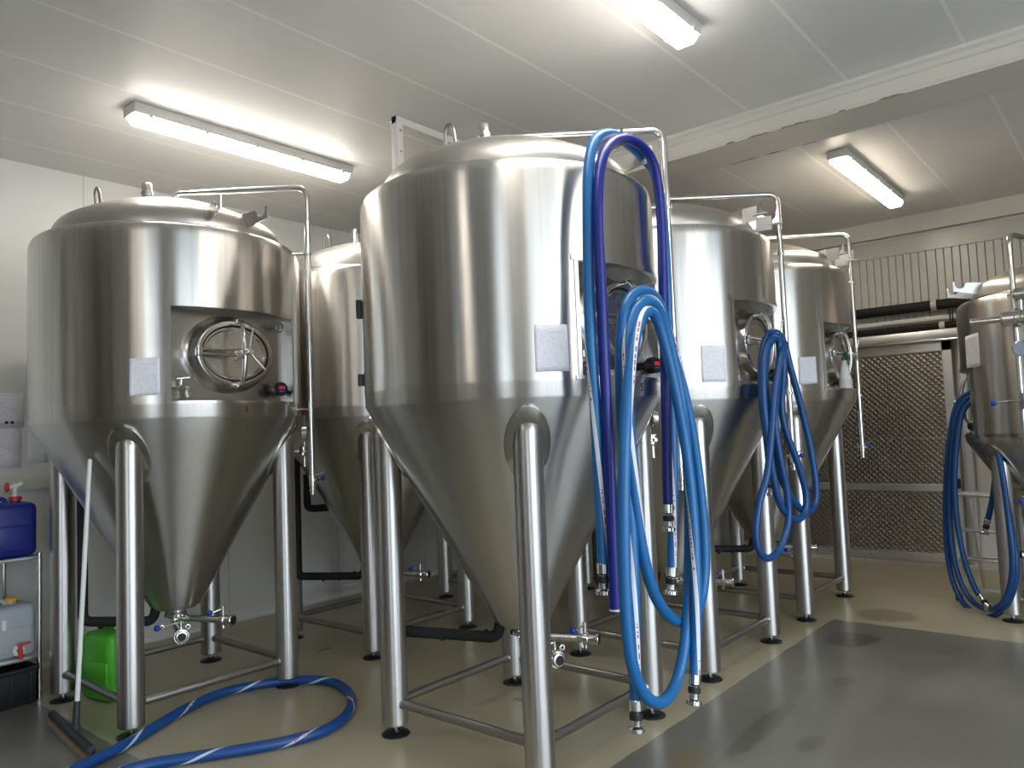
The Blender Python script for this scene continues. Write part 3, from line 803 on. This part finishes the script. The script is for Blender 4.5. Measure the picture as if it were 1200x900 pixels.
    b = B(); v0 = Vector((.30, -.115, zo - .015)); b.tube(fillet([(.02, -.02, tip - .06), (.02, -.02, zo), v0], .05, 6), .021, 14); b.build('drain_pipe', M['pipe'], T)
    d_ = Vector((.30, -.115, 0)).normalized()
    b = B(); b.cyl(v0 - d_ * .03, v0 + d_ * .005, .036, seg=20, bev=.004); b.cyl(v0 + d_ * .005, v0 + d_ * .03, .046, seg=24, bev=.005)
    b.lathe([(.024, 0), (.036, 0), (.036, .016), (.030, .020), (.024, .020), (.022, .0)], 24, (v0 + d_ * .03, d_)); b.cyl(v0 + Vector((0, 0, .035)), v0 + Vector((0, 0, .085)), .011, seg=10)
    b.torus(v0 + d_ * .02 + Vector((.01, .035, .05)), .012, .005, d_, 12, 6)
    va = b.build('butterfly_valve', M['polished'], T)
    b = B(); b.cyl(v0 + d_ * .028, v0 + d_ * .052, .0235, seg=20); b.build('valve_bore', M['blackrub'], va)
    b = B(); b.tube([v0 + Vector((0, 0, .078)), v0 + Vector((-.025, -.07, .067)), v0 + Vector((-.03, -.095, .063))], .006, 8); b.torus(v0 + Vector((-.03, -.10, .062)), .014, .004, d_, 12, 6); b.build('valve_lever', M['polished'], va)
    b = B(); b.ball(v0 + Vector((-.035, -.125, .064)), .018, 14); b.build('valve_knob', M['bluepl'], va)
    b = B(); v1 = Vector((.30, .15, zo + .02)); b.tube(fillet([(-.01, .03, tip - .06), (.0, .03, zo + .02), v1], .05, 6), .021, 14); b.build('racking_pipe', M['pipe'], T)
    d_ = Vector((.30, .12, 0)).normalized()
    b = B(); b.cyl(v1 - d_ * .01, v1 + d_ * .02, .032, seg=18, bev=.004); b.cyl(v1 + d_ * .02, v1 + d_ * .06, .024, seg=18); b.cyl(v1 + d_ * .06, v1 + d_ * .075, .034, seg=20, bev=.003); b.cyl(v1 + Vector((0, 0, .03)), v1 + Vector((0, 0, .085)), .012, seg=10, bev=.003)
    b.cyl(v1 - Vector((0, 0, .05)), v1, .010, seg=8)
    vb = b.build('butterfly_valve', M['polished'], T)
    b = B(); b.cyl(v1 + d_ * .072, v1 + d_ * .079, .025, seg=20); b.build('valve_bore', M['blackrub'], vb)
    b = B(); b.tube([v1 + Vector((0, 0, .07)), v1 + Vector((-.01, -.06, .055))], .005, 8); b.build('valve_lever', M['polished'], vb)
    b = B(); b.ball(v1 + Vector((-.015, -.08, .055)), .018, 14); b.build('valve_knob', M['bluepl'], vb)
    return T
def cooling_line(T, ro, az, zl=.48, R=.788, zr=1.687, tip=.55, rb=.15):
    # black insulated line: from the cone bottom outwards and up to the cooling jacket
    sl = (R - .008 - rb) / (zr - tip); e = Vector((cos(radians(az)), sin(radians(az)), 0)); b = B()
    zt_ = min(tip + (ro + .03 - rb) / sl, zr - .1)
    b.tube(fillet([e * .11 + Vector((0, 0, tip + .015)), e * .135 + Vector((0, 0, zl - .03)), e * ro + Vector((0, 0, zl)), e * ro + Vector((0, 0, zt_))], .05, 6), .030, 14)
    for k in range(3): c = e * (.2 + .12 * k) + Vector((0, 0, zl - .02)); b.lathe([(.0305, -.008), (.0325, -.006), (.0325, .006), (.0305, .008)], 14, (c, e))
    b.build('cooling_line', M['foam'], T)

T1C, T2C, T3C, T4C = (-4.763, 2.289, 0), (-4.767, 3.939, 0), (-4.765, 5.60, 0), (-4.765, 7.26, 0)
T5C, T6C, T7C = (-2.639, 3.131, 0), (-2.639, 4.791, 0), (-2.637, 6.453, 0)
GT = 'steel conical fermenting tanks'
t1 = tank('fermenting_tank', 'large steel conical tank at the left with the white squeegee pole leaning on it', T1C, 0)
t2 = dup(t1, T2C, 0, 'steel conical tank behind the left tank, seen between it and the centre tank', GT)
t3 = dup(t1, T3C, 0, 'third steel conical tank of the left row, hidden behind the centre tank', GT)
t4 = dup(t1, T4C, 0, 'farthest steel conical tank of the left row, hidden behind the right row', GT)
t5 = dup(t1, T5C, 0, 'large steel conical tank in the centre draped with light and dark blue hoses', GT)
t6 = dup(t1, T6C, 0, 'steel conical tank right behind the centre tank, blue hose coil hung on its manway', GT)
t7 = dup(t1, T7C, 0, 'steel conical tank with a spray bottle standing in its manway recess', GT)
T8C = (-.477, 7.117, 0)
t8 = tank('fermenting_tank', 'lower steel tank cut by the right edge of the photo, beside the ladder', T8C, pi, R=.70, zr=1.315, zs=2.42, rl=.59, tip=.47, phi=4, pipe_az=74, op=(1.365, 1.885), hooks=(4, 30))
for T in (t1, t3, t4, t6, t7): cooling_line(T, .54, -130)
cooling_line(t2, .63, -130)
e = Vector((cos(radians(-130)), sin(radians(-130)), 0))
b = B(); b.tube(fillet([e * .36 + Vector((0, 0, 1.0)), e * .55 + Vector((0, 0, 1.0)), e * .55 + Vector((0, 0, 1.27))], .04, 6), .028, 14); b.build('cooling_elbow', M['foam'], t2)
cooling_line(t5, .73, -151)
cooling_line(t8, .48, -130, .42, .70, 1.315, .47)
# number decals on the lower band
def decal(T, ch, az, z, R=.786):
    c = bpy.data.curves.new('number', 'FONT'); c.body = ch; c.size = .055; c.align_x = 'CENTER'; c.extrude = .0006
    o = bpy.data.objects.new('tmp_number', c); COL.objects.link(o)
    dg = bpy.context.evaluated_depsgraph_get(); me = bpy.data.meshes.new_from_object(o.evaluated_get(dg)); bpy.data.objects.remove(o)
    a = radians(az)
    for v in me.vertices:
        x, y, zz = v.co; aa = a + x / R; r_ = R + .0008 + zz
        v.co = (r_ * cos(aa), r_ * sin(aa), z + y)
    me.materials.append(M['ink'])
    d = bpy.data.objects.new('number_decal', me); COL.objects.link(d); d.parent = T
decal(t1, '1', 3.5, 1.715); decal(t5, '5', 2.0, 1.715)
# strips of tape on the hose hooks of the second and third tank of the right row
def hook_tape(T, az, dz):
    b = B(); a = radians(az)
    b.box(.70, .80, -.005, .005, 2.83 + dz, 2.925 + dz, .003, Matrix.Rotation(a, 4, 'Z')); b.box(.78, .87, -.02, .02, 2.86 + dz, 2.868 + dz, .002, Matrix.Rotation(a, 4, 'Z'))
    b.build('hook_tape', M['tape'], T, label='crumpled pale tape on hook')
for T in (t6, t7):
    hook_tape(T, -8, 0); hook_tape(T, 11, -.01)
# manifold of the right-hand tank, in front of its cleaning pipe
c8 = Vector((-.477 + .79 * cos(radians(254)), 7.117 + .79 * sin(radians(254)), 0)) - Vector(T8C)
c8 = Vector((-c8.x, -c8.y, 0))
b = B(); q = c8 + Vector((-.02, .05, 2.20))
b.cyl(q + Vector((.28, .0, .0)), q + Vector((-.10, 0, 0)), .024, seg=18); b.lathe([(.018, 0), (.028, 0), (.030, .008), (.026, .02)], 18, (q + Vector((.29, 0, 0)), (-1, 0, 0)))
b.cyl(q + Vector((.10, 0, 0)), q + Vector((-.12, 0, 0)), .055, seg=24, bev=.012); b.cyl(q + Vector((.02, 0, 0)), q + Vector((-.02, 0, 0)), .068, seg=24, bev=.006)
b.cyl(q + Vector((.02, 0, .16)), q + Vector((-.25, 0, .18)), .045, seg=20, bev=.015); b.cyl(q + Vector((-.02, 0, 0)), q + Vector((-.02, 0, .16)), .016, seg=12)
b.build('manifold', M['polished'], t8)
b = B(); q = c8 + Vector((-.03, .07, 1.98)); b.cyl(q, q + Vector((.0, .04, 0)), .055, seg=28, bev=.006); mg = b.build('pressure_gauge', M['polished'], t8)
b = B(); b.cyl(q + Vector((0, .038, 0)), q + Vector((0, .042, 0)), .047, seg=28); b.build('gauge_dial', M['gauge'], mg)
b = B(); q = c8 + Vector((-.02, .03, 1.62)); b.cyl(q - Vector((0, 0, .06)), q + Vector((0, 0, .06)), .026, seg=16, bev=.005); b.cyl(q, q + Vector((.10, .01, .0)), .010, seg=10); lv = b.build('side_valve', M['polished'], t8)
b = B(); b.cyl(q + Vector((.10, .01, 0)), q + Vector((.17, .02, -.008)), .005, seg=8); b.build('valve_lever', M['polished'], lv)
b = B(); b.ball(q + Vector((.185, .022, -.01)), .020, 14); b.build('valve_knob', M['bluepl'], lv)

# ------------------------------------------------------------------ paper sheets
def sheet(loc, R, az0, az1, z0, z1, label, tilt=0.0, bow=.0):
    b = B()
    def fn(u, v):
        a = radians(az0 + (az1 - az0) * u); z = z0 + (z1 - z0) * v + tilt * (u - .5)
        r_ = R + .0015 + bow * abs(u - .5) ** 3 * (1.2 - v)
        return (r_ * cos(a), r_ * sin(a), z)
    b.grid(fn, 10, 8, uv=True)
    o = b.build('paper_sheet', M['paper'], recalc=False, smooth=60, loc=loc)
    s = o.modifiers.new('thickness', 'SOLIDIFY'); s.thickness = .0008; s.offset = 1
    return tag(o, label, 'paper', 'brew sheets taped on the tanks')
sheet(T1C, .788, -41.4, -30.4, 1.815, 2.018, 'white printed sheet taped on the left tank', .006, .05)
sheet(T5C, .788, -42.2, -31.2, 1.803, 2.012, 'white printed sheet taped on the centre tank', .0, .03)
sheet(T6C, .788, -43.9, -32.8, 1.797, 2.02, 'white printed sheet taped on the tank behind the centre one', -.004, .03)
sheet(T7C, .788, -44.2, -33.2, 1.822, 2.033, 'white printed sheet taped on the tank holding the spray bottle', .004, .03)
sheet(T8C, .70, -148.2, -134.0, 1.895, 2.145, 'white printed sheet taped on the right-hand tank above its manway', .012, .04)
def wall_sheet(y0, y1, z0, z1, label, dots=False):
    b = B(); b.grid(lambda u, v: (XL + .0015 + .004 * (u - .5) ** 2, y0 + (y1 - y0) * u, z0 + (z1 - z0) * v), 4, 4, uv=True)
    o = b.build('notice_sheet', M['paper'], recalc=False); s = o.modifiers.new('thickness', 'SOLIDIFY'); s.thickness = .0006; s.offset = 0
    tag(o, label, 'paper', 'notices on the left wall')
    if dots:
        b = B()
        for yy in (y1 - .075, y1 - .11): b.cyl((XL + .002, yy, z0 + .035), (XL + .006, yy, z0 + .035), .011, seg=14)
        b.build('dot_mark', M['ink'], o)
wall_sheet(1.56, 1.88, 1.71, 1.955, 'landscape notice with two black dots on the left wall', True)
wall_sheet(1.52, 1.86, 1.425, 1.70, 'notice on the left wall directly above the wall trunking')
wall_sheet(1.90, 2.03, 1.45, 1.72, 'narrow notice on the left wall nearest the left tank')
t = thing('wall_trunking', 'cream wall trunking below the notices on the left wall', 'trunking', (XL, 0, 1.315))
B().box(0, .04, YB + .1, 2.5, -.055, .055, .004).build('duct', M['trunk'], t)
B().box(.035, .044, YB + .1, 2.5, -.045, .048, .003).build('cover', M['trunk'], t)
# ------------------------------------------------------------------ steel rack with cans, black crate
RX0, RX1, RY0, RY1 = -6.08, -5.40, .70, 1.73
t = thing('steel_rack', 'low tubular steel rack against the left wall holding two cans', 'rack', (0, 0, 0))
for x in (RX0, RX1):
    for y in (RY0, RY1):
        b = B(); b.cyl((x, y, .0), (x, y, .905), .016, seg=16, bev=.003); b.build('post', M['pipe'], t)
for z in (.885, .275):
    b = B(); b.box(RX0 - .01, RX1 + .012, RY0 - .01, RY1 + .01, z - .022, z, .003); b.build('shelf', M['alu'], t)
def jerrycan(name, label, loc, rz_, w, d, h, m, capm, capx, neck=.03, group='plastic jerrycans'):
    t = thing(name, label, 'jerrycan', loc, rz_, group)
    b = B(); b.box(-w / 2, w / 2, -d / 2, d / 2, 0, h, min(w, d) * .16, None, 4)
    b.box(-w / 2 * .86, w / 2 * .86, -d / 2 - .004, d / 2 + .004, h * .10, h * .60, .012); b.build('can', m, t, smooth=50)
    b = B(); b.tube(fillet([(-w * .34, 0, h - .012), (-w * .30, 0, h + .026), (w * .08, 0, h + .026), (w * .12, 0, h - .012)], .03, 5), .014, 10); b.build('grip', m, t)
    b = B(); b.cyl((capx, 0, h - .01), (capx, 0, h + .012), neck * .9, seg=20); b.build('neck', m, t)
    b = B(); b.cyl((capx, 0, h + .008), (capx, 0, h + .036), neck, seg=24, bev=.004)
    for k in range(14): b.box(neck - .002, neck + .003, -.002, .002, h + .012, h + .032, 0, Matrix.Translation((capx, 0, 0)) @ Matrix.Rotation(k * 2 * pi / 14, 4, 'Z'))
    cap = b.build('cap', capm, t)
    return t, cap
# blue can: tap in its cap
t, cap = jerrycan('blue_jerrycan', 'dark blue jerrycan with red and white tap on the rack top', (-5.55, 1.55, .885), radians(90), .36, .27, .335, M['bluecan'], M['redpl'], .09, .034)
b = B(); b.cyl((.09, 0, .37), (.09, 0, .45), .014, seg=14); b.cyl((.09, 0, .425), (.125, -.03, .455), .011, seg=12, bev=.003); b.cyl((.09, 0, .43), (.05, .0, .43), .013, seg=12); b.build('tap', M['whitepl'], t)
b = B(); b.lathe([(.010, -.008), (.026, -.008), (.026, .008), (.010, .008)], 18, ((.045, 0, .43), (1, 0, 0))); b.cyl((.045, 0, .40), (.045, 0, .462), .008, seg=10); b.build('tap_wheel', M['redpl'], t)
# milky can: yellow cap, red tap at the foot
t, cap = jerrycan('milky_jerrycan', 'milky white jerrycan with yellow cap and red tap on the lower rack shelf', (-5.55, 1.545, .275), radians(90), .36, .25, .315, M['clearcan'], M['yellowpl'], .07, .032)
b = B(); b.cyl((.07, -.13, .05), (.07, -.165, .05), .034, seg=20, bev=.004); b.build('tap_base', M['whitepl'], t)
b = B(); b.cyl((.07, -.16, .05), (.07, -.20, .05), .013, seg=12); b.cyl((.07, -.19, .06), (.07, -.19, -.0), .014, .011, seg=12); b.cyl((.07, -.19, .06), (.07, -.19, .095), .012, seg=12); b.box(.05, .125, -.199, -.181, .085, .098, .004); b.build('tap', M['redpl'], t)
b = B(); b.box(-.01, .012, -.128, -.1255, .12, .24); b.build('level_strip', M['whitepl'], t)
t = thing('plastic_crate', 'black plastic crate on the floor under the steel rack', 'crate', (-5.55, 1.40, 0), radians(4))
b = B(); b.box(-.21, .21, -.29, .29, 0, .03, .006); w_ = .014
for x0, x1, y0, y1 in ((-.21, -.21 + w_, -.29, .29), (.21 - w_, .21, -.29, .29), (-.21, .21, -.29, -.29 + w_), (-.21, .21, .29 - w_, .29)): b.box(x0, x1, y0, y1, .01, .215, .004)
for k in range(6): b.box(.205, .218, -.27 + k * .104, -.262 + k * .104, .02, .19, .002)
b.build('box', M['crate'], t)
b = B(); b.box(-.222, .222, -.302, -.284, .195, .222, .005); b.box(-.222, .222, .284, .302, .195, .222, .005); b.box(-.222, -.204, -.30, .30, .195, .222, .005); b.box(.204, .222, -.30, .30, .195, .222, .005); b.build('rim', M['crate'], t)
b = B(); b.box(-.19, .19, -.27, .27, .03, .17, .02); b.build('bag', M['foam'], t)
# green can behind the front leg of the left tank
t, cap = jerrycan('green_jerrycan', 'bright green jerrycan with red and white cap on the floor under the left tank', (-5.07, 2.04, 0), radians(12), .28, .26, .405, M['greenpl'], M['whitepl'], .06, .030)
b = B(); b.cyl((.06, 0, .434), (.06, 0, .442), .018, seg=18, bev=.002); b.build('cap_disc', M['redpl'], cap)
# ------------------------------------------------------------------ floor squeegee leaning on the left tank
t = thing('floor_squeegee', 'white-handled floor squeegee leaning against the left tank', 'squeegee', (-4.46, 1.60, 0))
hd0, hd1 = Vector((-4.88, 1.628, 0)) - t.location, Vector((-4.13, 1.553, 0)) - t.location
u = (hd1 - hd0).normalized(); nn = Vector((u.y, -u.x, 0))
top = Vector((-4.452, 1.672, 1.475)) - t.location; foot = Vector((0, 0, .07))
b = B(); dd = (top - foot).normalized(); b.tube([foot + dd * .10, foot + dd * 1.15, foot + dd * 1.151, top], [.0125, .0125, .0115, .0115], 14); b.ball(top, .0118, 12); b.build('handle', M['handle'], t)
b = B(); b.cyl(foot, foot + dd * .14, .019, .0165, seg=14, bev=.003); b.cyl(foot - Vector((0, 0, .02)), foot + Vector((0, 0, .02)), .022, seg=14, bev=.004); b.build('socket', M['greyrub'], t)
b = B(); b.tube([hd0 + Vector((0, 0, .048)), hd1 + Vector((0, 0, .048))], .022, 12); b.build('head_bar', M['greyrub'], t)
b = B()
for off, z1 in ((.012, .050), (.026, .026)): b.poly([hd0 + nn * off + Vector((0, 0, .001)), hd1 + nn * off + Vector((0, 0, .001)), hd1 + nn * (off - .008) + Vector((0, 0, z1)), hd0 + nn * (off - .008) + Vector((0, 0, z1))], nn * .007)
b.build('blade', M['foamstrip'], t, smooth=20)
# ------------------------------------------------------------------ aluminium step ladder beside the right-hand tank
t = thing('step_ladder', 'aluminium step ladder standing behind the coiled hose by the right-hand tank', 'ladder', (-1.13, 7.38, 0), radians(-6))
for s_ in (-1, 1):
    b = B(); b.box(-.012, .012, -.035, .035, 0, .86, .004, Matrix.Translation((s_ * .19, -.16, 0)) @ Matrix.Rotation(radians(-9), 4, 'X')); st = b.build('side_rail', M['alu'], t)
    b = B(); b.box(-.018, .018, -.045, .045, 0, .045, .006, Matrix.Translation((s_ * .19, -.16, 0))); b.build('rubber_foot', M['blackrub'], st)
    b = B(); b.box(-.010, .010, -.016, .016, 0, .86, .003, Matrix.Translation((s_ * .135, .34, 0)) @ Matrix.Rotation(radians(17), 4, 'X')); st = b.build('rear_leg', M['alu'], t)
for z in (.11, .345, .58):
    y = -.16 + z * .158
    b = B(); b.box(-.18, .18, y - .045, y + .045, z - .022, z + .004, .005)
    for k in range(5): b.box(-.175, .175, y - .04 + k * .018, y - .034 + k * .018, z + .003, z + .008)
    b.build('tread', M['alu'], t)
b = B(); b.box(-.20, .20, -.07, .16, .845, .872, .008); b.build('platform', M['alu'], t)
b = B(); b.cyl((-.135, .25, .30), (.135, .25, .30), .009, seg=10); b.build('brace', M['alu'], t)
# ------------------------------------------------------------------ spray bottle on the recess ledge
t = thing('spray_bottle', 'white spray bottle with green trigger head standing in a tank manway recess', 'spray bottle', (T7C[0] + .730, T7C[1] + .05, 1.776), radians(-35))
b = B(); b.lathe([(0, 0), (.046, 0), (.050, .006), (.051, .05), (.046, .10), (.036, .15), (.024, .205), (.017, .235), (.015, .255), (0, .255)], 28); b.build('bottle', M['milky'], t, smooth=60)
b = B(); b.lathe([(.0512, .012), (.0518, .016), (.0517, .05), (.0480, .086), (.047, .09)], 28); b.build('liquid_band', M['fluid'], t)
b = B(); b.cyl((0, 0, .243), (0, 0, .275), .021, seg=18, bev=.003); b.box(-.045, .055, -.014, .014, .275, .312, .009); b.box(-.075, -.035, -.012, .012, .285, .318, .008)
b.tube(spline([(.03, 0, .28), (.045, 0, .255), (.04, 0, .225), (.05, 0, .205)], .008), .006, 8); b.build('trigger_head', M['trigger'], t)
b = B(); b.cyl((.055, 0, .297), (.072, 0, .297), .010, seg=12, bev=.002); b.build('nozzle', M['whitepl'], t)
# ------------------------------------------------------------------ hoses
HOSE = {
    'A': [(-1.809, 2.691, 0.95), (-1.809, 2.693, 1.049), (-1.809, 2.691, 1.336), (-1.809, 2.685, 1.662), (-1.809, 2.674, 1.917), (-1.819, 2.696, 2.179), (-1.819, 2.714, 2.482), (-1.829, 2.752, 2.703), (-1.839, 2.825, 2.842), (-1.859, 2.953, 2.915), (-1.869, 3.074, 2.939), (-1.879, 3.215, 2.929), (-1.874, 3.326, 2.896), (-1.864, 3.414, 2.83), (-1.854, 3.447, 2.634), (-1.851, 3.453, 2.324), (-1.851, 3.443, 1.971), (-1.849, 3.429, 1.624), (-1.849, 3.41, 1.283), (-1.849, 3.37, 0.993), (-1.849, 3.343, 0.823)],
    'B': [(-1.759, 2.692, 0.79), (-1.759, 2.695, 1.053), (-1.759, 2.699, 1.407), (-1.759, 2.697, 1.767), (-1.759, 2.698, 2.096), (-1.769, 2.715, 2.434), (-1.779, 2.753, 2.633), (-1.789, 2.82, 2.768), (-1.809, 2.936, 2.86), (-1.819, 3.076, 2.913), (-1.819, 3.194, 2.915), (-1.819, 3.289, 2.88), (-1.821, 3.351, 2.783), (-1.824, 3.377, 2.57), (-1.827, 3.369, 2.265), (-1.827, 3.346, 1.877), (-1.827, 3.327, 1.54), (-1.827, 3.31, 1.291), (-1.827, 3.302, 1.135)],
    'C': [(-1.714, 2.743, 0.393), (-1.714, 2.751, 0.557), (-1.714, 2.77, 0.833), (-1.724, 2.792, 1.113), (-1.734, 2.787, 1.402), (-1.754, 2.807, 1.659), (-1.774, 2.853, 1.887), (-1.774, 2.897, 2.062), (-1.774, 2.985, 2.149), (-1.774, 3.102, 2.178), (-1.774, 3.203, 2.145), (-1.774, 3.289, 2.016), (-1.774, 3.395, 1.79), (-1.764, 3.464, 1.535), (-1.754, 3.502, 1.235), (-1.744, 3.502, 0.94), (-1.744, 3.459, 0.739), (-1.734, 3.337, 0.638), (-1.724, 3.206, 0.636), (-1.714, 3.056, 0.695), (-1.704, 2.916, 0.828), (-1.704, 2.835, 1.037), (-1.704, 2.793, 1.33), (-1.714, 2.795, 1.62), (-1.734, 2.844, 1.882), (-1.744, 2.917, 2.033), (-1.744, 2.99, 2.098), (-1.744, 3.068, 2.122), (-1.744, 3.153, 2.095), (-1.744, 3.231, 1.987), (-1.734, 3.297, 1.743), (-1.714, 3.304, 1.455), (-1.699, 3.273, 1.135), (-1.684, 3.196, 0.793), (-1.674, 3.12, 0.581), (-1.674, 3.032, 0.436), (-1.664, 2.909, 0.386), (-1.654, 2.793, 0.407), (-1.654, 2.697, 0.483), (-1.654, 2.626, 0.632), (-1.654, 2.609, 0.87), (-1.654, 2.627, 1.205), (-1.664, 2.687, 1.548), (-1.689, 2.791, 1.802), (-1.704, 2.88, 1.957), (-1.714, 2.956, 2.04), (-1.714, 3.019, 2.066), (-1.714, 3.078, 2.04), (-1.709, 3.13, 1.936), (-1.694, 3.179, 1.737), (-1.674, 3.219, 1.457), (-1.654, 3.22, 1.142), (-1.634, 3.174, 0.802), (-1.634, 3.136, 0.546), (-1.634, 3.112, 0.411)],
    'D': [(-1.838, 4.626, 1.185), (-1.842, 4.615, 1.407), (-1.85, 4.594, 1.673), (-1.857, 4.634, 1.915), (-1.836, 4.689, 2.073), (-1.808, 4.766, 2.113), (-1.783, 4.835, 2.055), (-1.761, 4.867, 1.889), (-1.738, 4.931, 1.668), (-1.708, 4.984, 1.39), (-1.691, 5.001, 1.137), (-1.698, 4.981, 1.007), (-1.719, 4.894, 0.961), (-1.745, 4.793, 1.014), (-1.778, 4.675, 1.161), (-1.802, 4.607, 1.38), (-1.815, 4.574, 1.671), (-1.816, 4.599, 1.91), (-1.799, 4.661, 2.051), (-1.779, 4.714, 2.085), (-1.762, 4.761, 2.026), (-1.763, 4.745, 1.83), (-1.769, 4.7, 1.642), (-1.755, 4.709, 1.481), (-1.721, 4.773, 1.292), (-1.7, 4.831, 1.102), (-1.704, 4.82, 0.98), (-1.724, 4.735, 0.931), (-1.752, 4.63, 0.973), (-1.771, 4.548, 1.099), (-1.786, 4.506, 1.359), (-1.8, 4.497, 1.669), (-1.799, 4.529, 1.905), (-1.783, 4.588, 2.028), (-1.758, 4.655, 2.057), (-1.75, 4.678, 1.988), (-1.756, 4.618, 1.773), (-1.764, 4.565, 1.563), (-1.751, 4.574, 1.329), (-1.736, 4.613, 1.12), (-1.737, 4.612, 0.939), (-1.759, 4.522, 0.791), (-1.787, 4.415, 0.74), (-1.807, 4.33, 0.78), (-1.816, 4.306, 0.897), (-1.802, 4.346, 1.066), (-1.775, 4.42, 1.231), (-1.761, 4.486, 1.462), (-1.749, 4.549, 1.719), (-1.73, 4.631, 1.93), (-1.725, 4.704, 2.029)],
    'E': [(-1.034, 6.831, 0.704), (-0.973, 6.778, 0.919), (-0.934, 6.745, 1.179), (-0.947, 6.793, 1.502), (-1.014, 6.896, 1.651), (-1.111, 6.98, 1.704), (-1.214, 6.98, 1.593), (-1.292, 6.98, 1.237), (-1.342, 6.98, 0.754), (-1.345, 6.98, 0.343), (-1.3, 6.98, 0.11), (-1.213, 6.98, -0.021), (-1.075, 6.823, -0.018), (-0.949, 6.676, 0.085), (-0.869, 6.583, 0.242), (-0.833, 6.552, 0.422), (-0.839, 6.575, 0.601), (-0.869, 6.626, 0.873), (-0.902, 6.677, 1.12), (-0.948, 6.753, 1.405), (-1.01, 6.841, 1.59), (-1.099, 6.925, 1.669), (-1.196, 6.925, 1.545), (-1.263, 6.925, 1.171), (-1.306, 6.925, 0.693), (-1.292, 6.925, 0.356), (-1.234, 6.92, 0.141), (-1.131, 6.849, 0.048), (-0.992, 6.677, 0.092), (-0.893, 6.561, 0.238), (-0.844, 6.513, 0.488), (-0.858, 6.548, 0.819), (-0.894, 6.624, 1.218), (-0.972, 6.748, 1.536), (-1.075, 6.87, 1.634), (-1.165, 6.87, 1.51), (-1.233, 6.87, 1.106), (-1.246, 6.87, 0.736), (-1.213, 6.86, 0.406), (-1.155, 6.845, 0.196), (-1.098, 6.776, 0.124)],
    'F': [(-3.971, 1.32, 0.03), (-4.027, 1.486, 0.03), (-4.119, 1.723, 0.03), (-4.344, 2.125, 0.03), (-4.429, 2.405, 0.03), (-4.362, 2.653, 0.03), (-4.234, 2.815, 0.03), (-4.056, 2.913, 0.03), (-3.833, 2.874, 0.03), (-3.635, 2.766, 0.03), (-3.473, 2.594, 0.03), (-3.407, 2.413, 0.03), (-3.441, 2.231, 0.03), (-3.511, 2.082, 0.03), (-3.614, 1.914, 0.03), (-3.698, 1.785, 0.03), (-3.77, 1.655, 0.03), (-3.797, 1.474, 0.03)],
}
def coupling(b_, p, d, r, parent, long=1.0, band=True):
    p, d = Vector(p), Vector(d).normalized()
    b = B(); b.lathe([(r + .0005, -.03), (r + .003, -.028), (r + .003, .012), (r * .9, .016), (r * .82, .02), (r * .82, .075 * long), (r + .001, .08 * long), (r + .010, .083 * long), (r + .010, .098 * long), (r + .004, .101 * long), (r * .6, .101 * long), (r * .6, .085 * long), (0, .085 * long)], 24, (p, d))
    c = b.build('coupling', M['polished'], parent)
    if band:
        b = B(); b.lathe([(r * .8, .026), (r + .002, .027), (r + .002, .05), (r * .8, .052)], 24, (p, d)); b.build('coupling_band', M['blackrub'], c)
    return c
def hose(name, label, pts, r, m, group, ends=(1, 1), collar=True):
    P = spline(pts, .018)
    b = B(); b.tube(P, r, 14, uv=True); o = b.build(name, m, recalc=True, smooth=60)
    tag(o, label, 'hose', group)
    if ends[0]: coupling(None, P[0], P[0] - P[2], r, o)
    if ends[1]: coupling(None, P[-1], P[-1] - P[-3], r, o)
    return o
GH = 'blue rubber hoses'
hose('light_blue_hose', 'single light blue hose draped over the hook plates of the centre tank', HOSE['A'], .025, M['hose_light'], GH)
o = hose('dark_blue_hose', 'dark navy blue hose draped beside the light blue one over the centre tank', HOSE['B'], .024, M['hose_dark'], GH, (0, 1))
p0, p1 = Vector(HOSE['B'][0]), Vector(HOSE['B'][1])
b = B(); d = (p0 - p1).normalized(); b.lathe([(.0245, -.006), (.0248, .002), (.018, .003), (.017, -.006)], 20, (p0, d)); b.build('hose_lining', M['whitepl'], o)
hose('light_blue_hose', 'light blue hose coiled over the manway handle of the centre tank, two long loops', HOSE['C'], .0255, M['hose_light'], GH)
hose('blue_hose', 'blue hose coiled on the manway handle of the tank behind the centre one', HOSE['D'], .0215, M['hose_plain'], GH, (1, 0))
hose('blue_hose', 'blue hose coiled on the manway of the right-hand tank, in front of the ladder', HOSE['E'], .021, M['hose_plain'], GH)
hose('blue_floor_hose', 'blue hose with white lettering lying in a loop on the floor', HOSE['F'], .027, M['hose_floor'], GH, (0, 0))
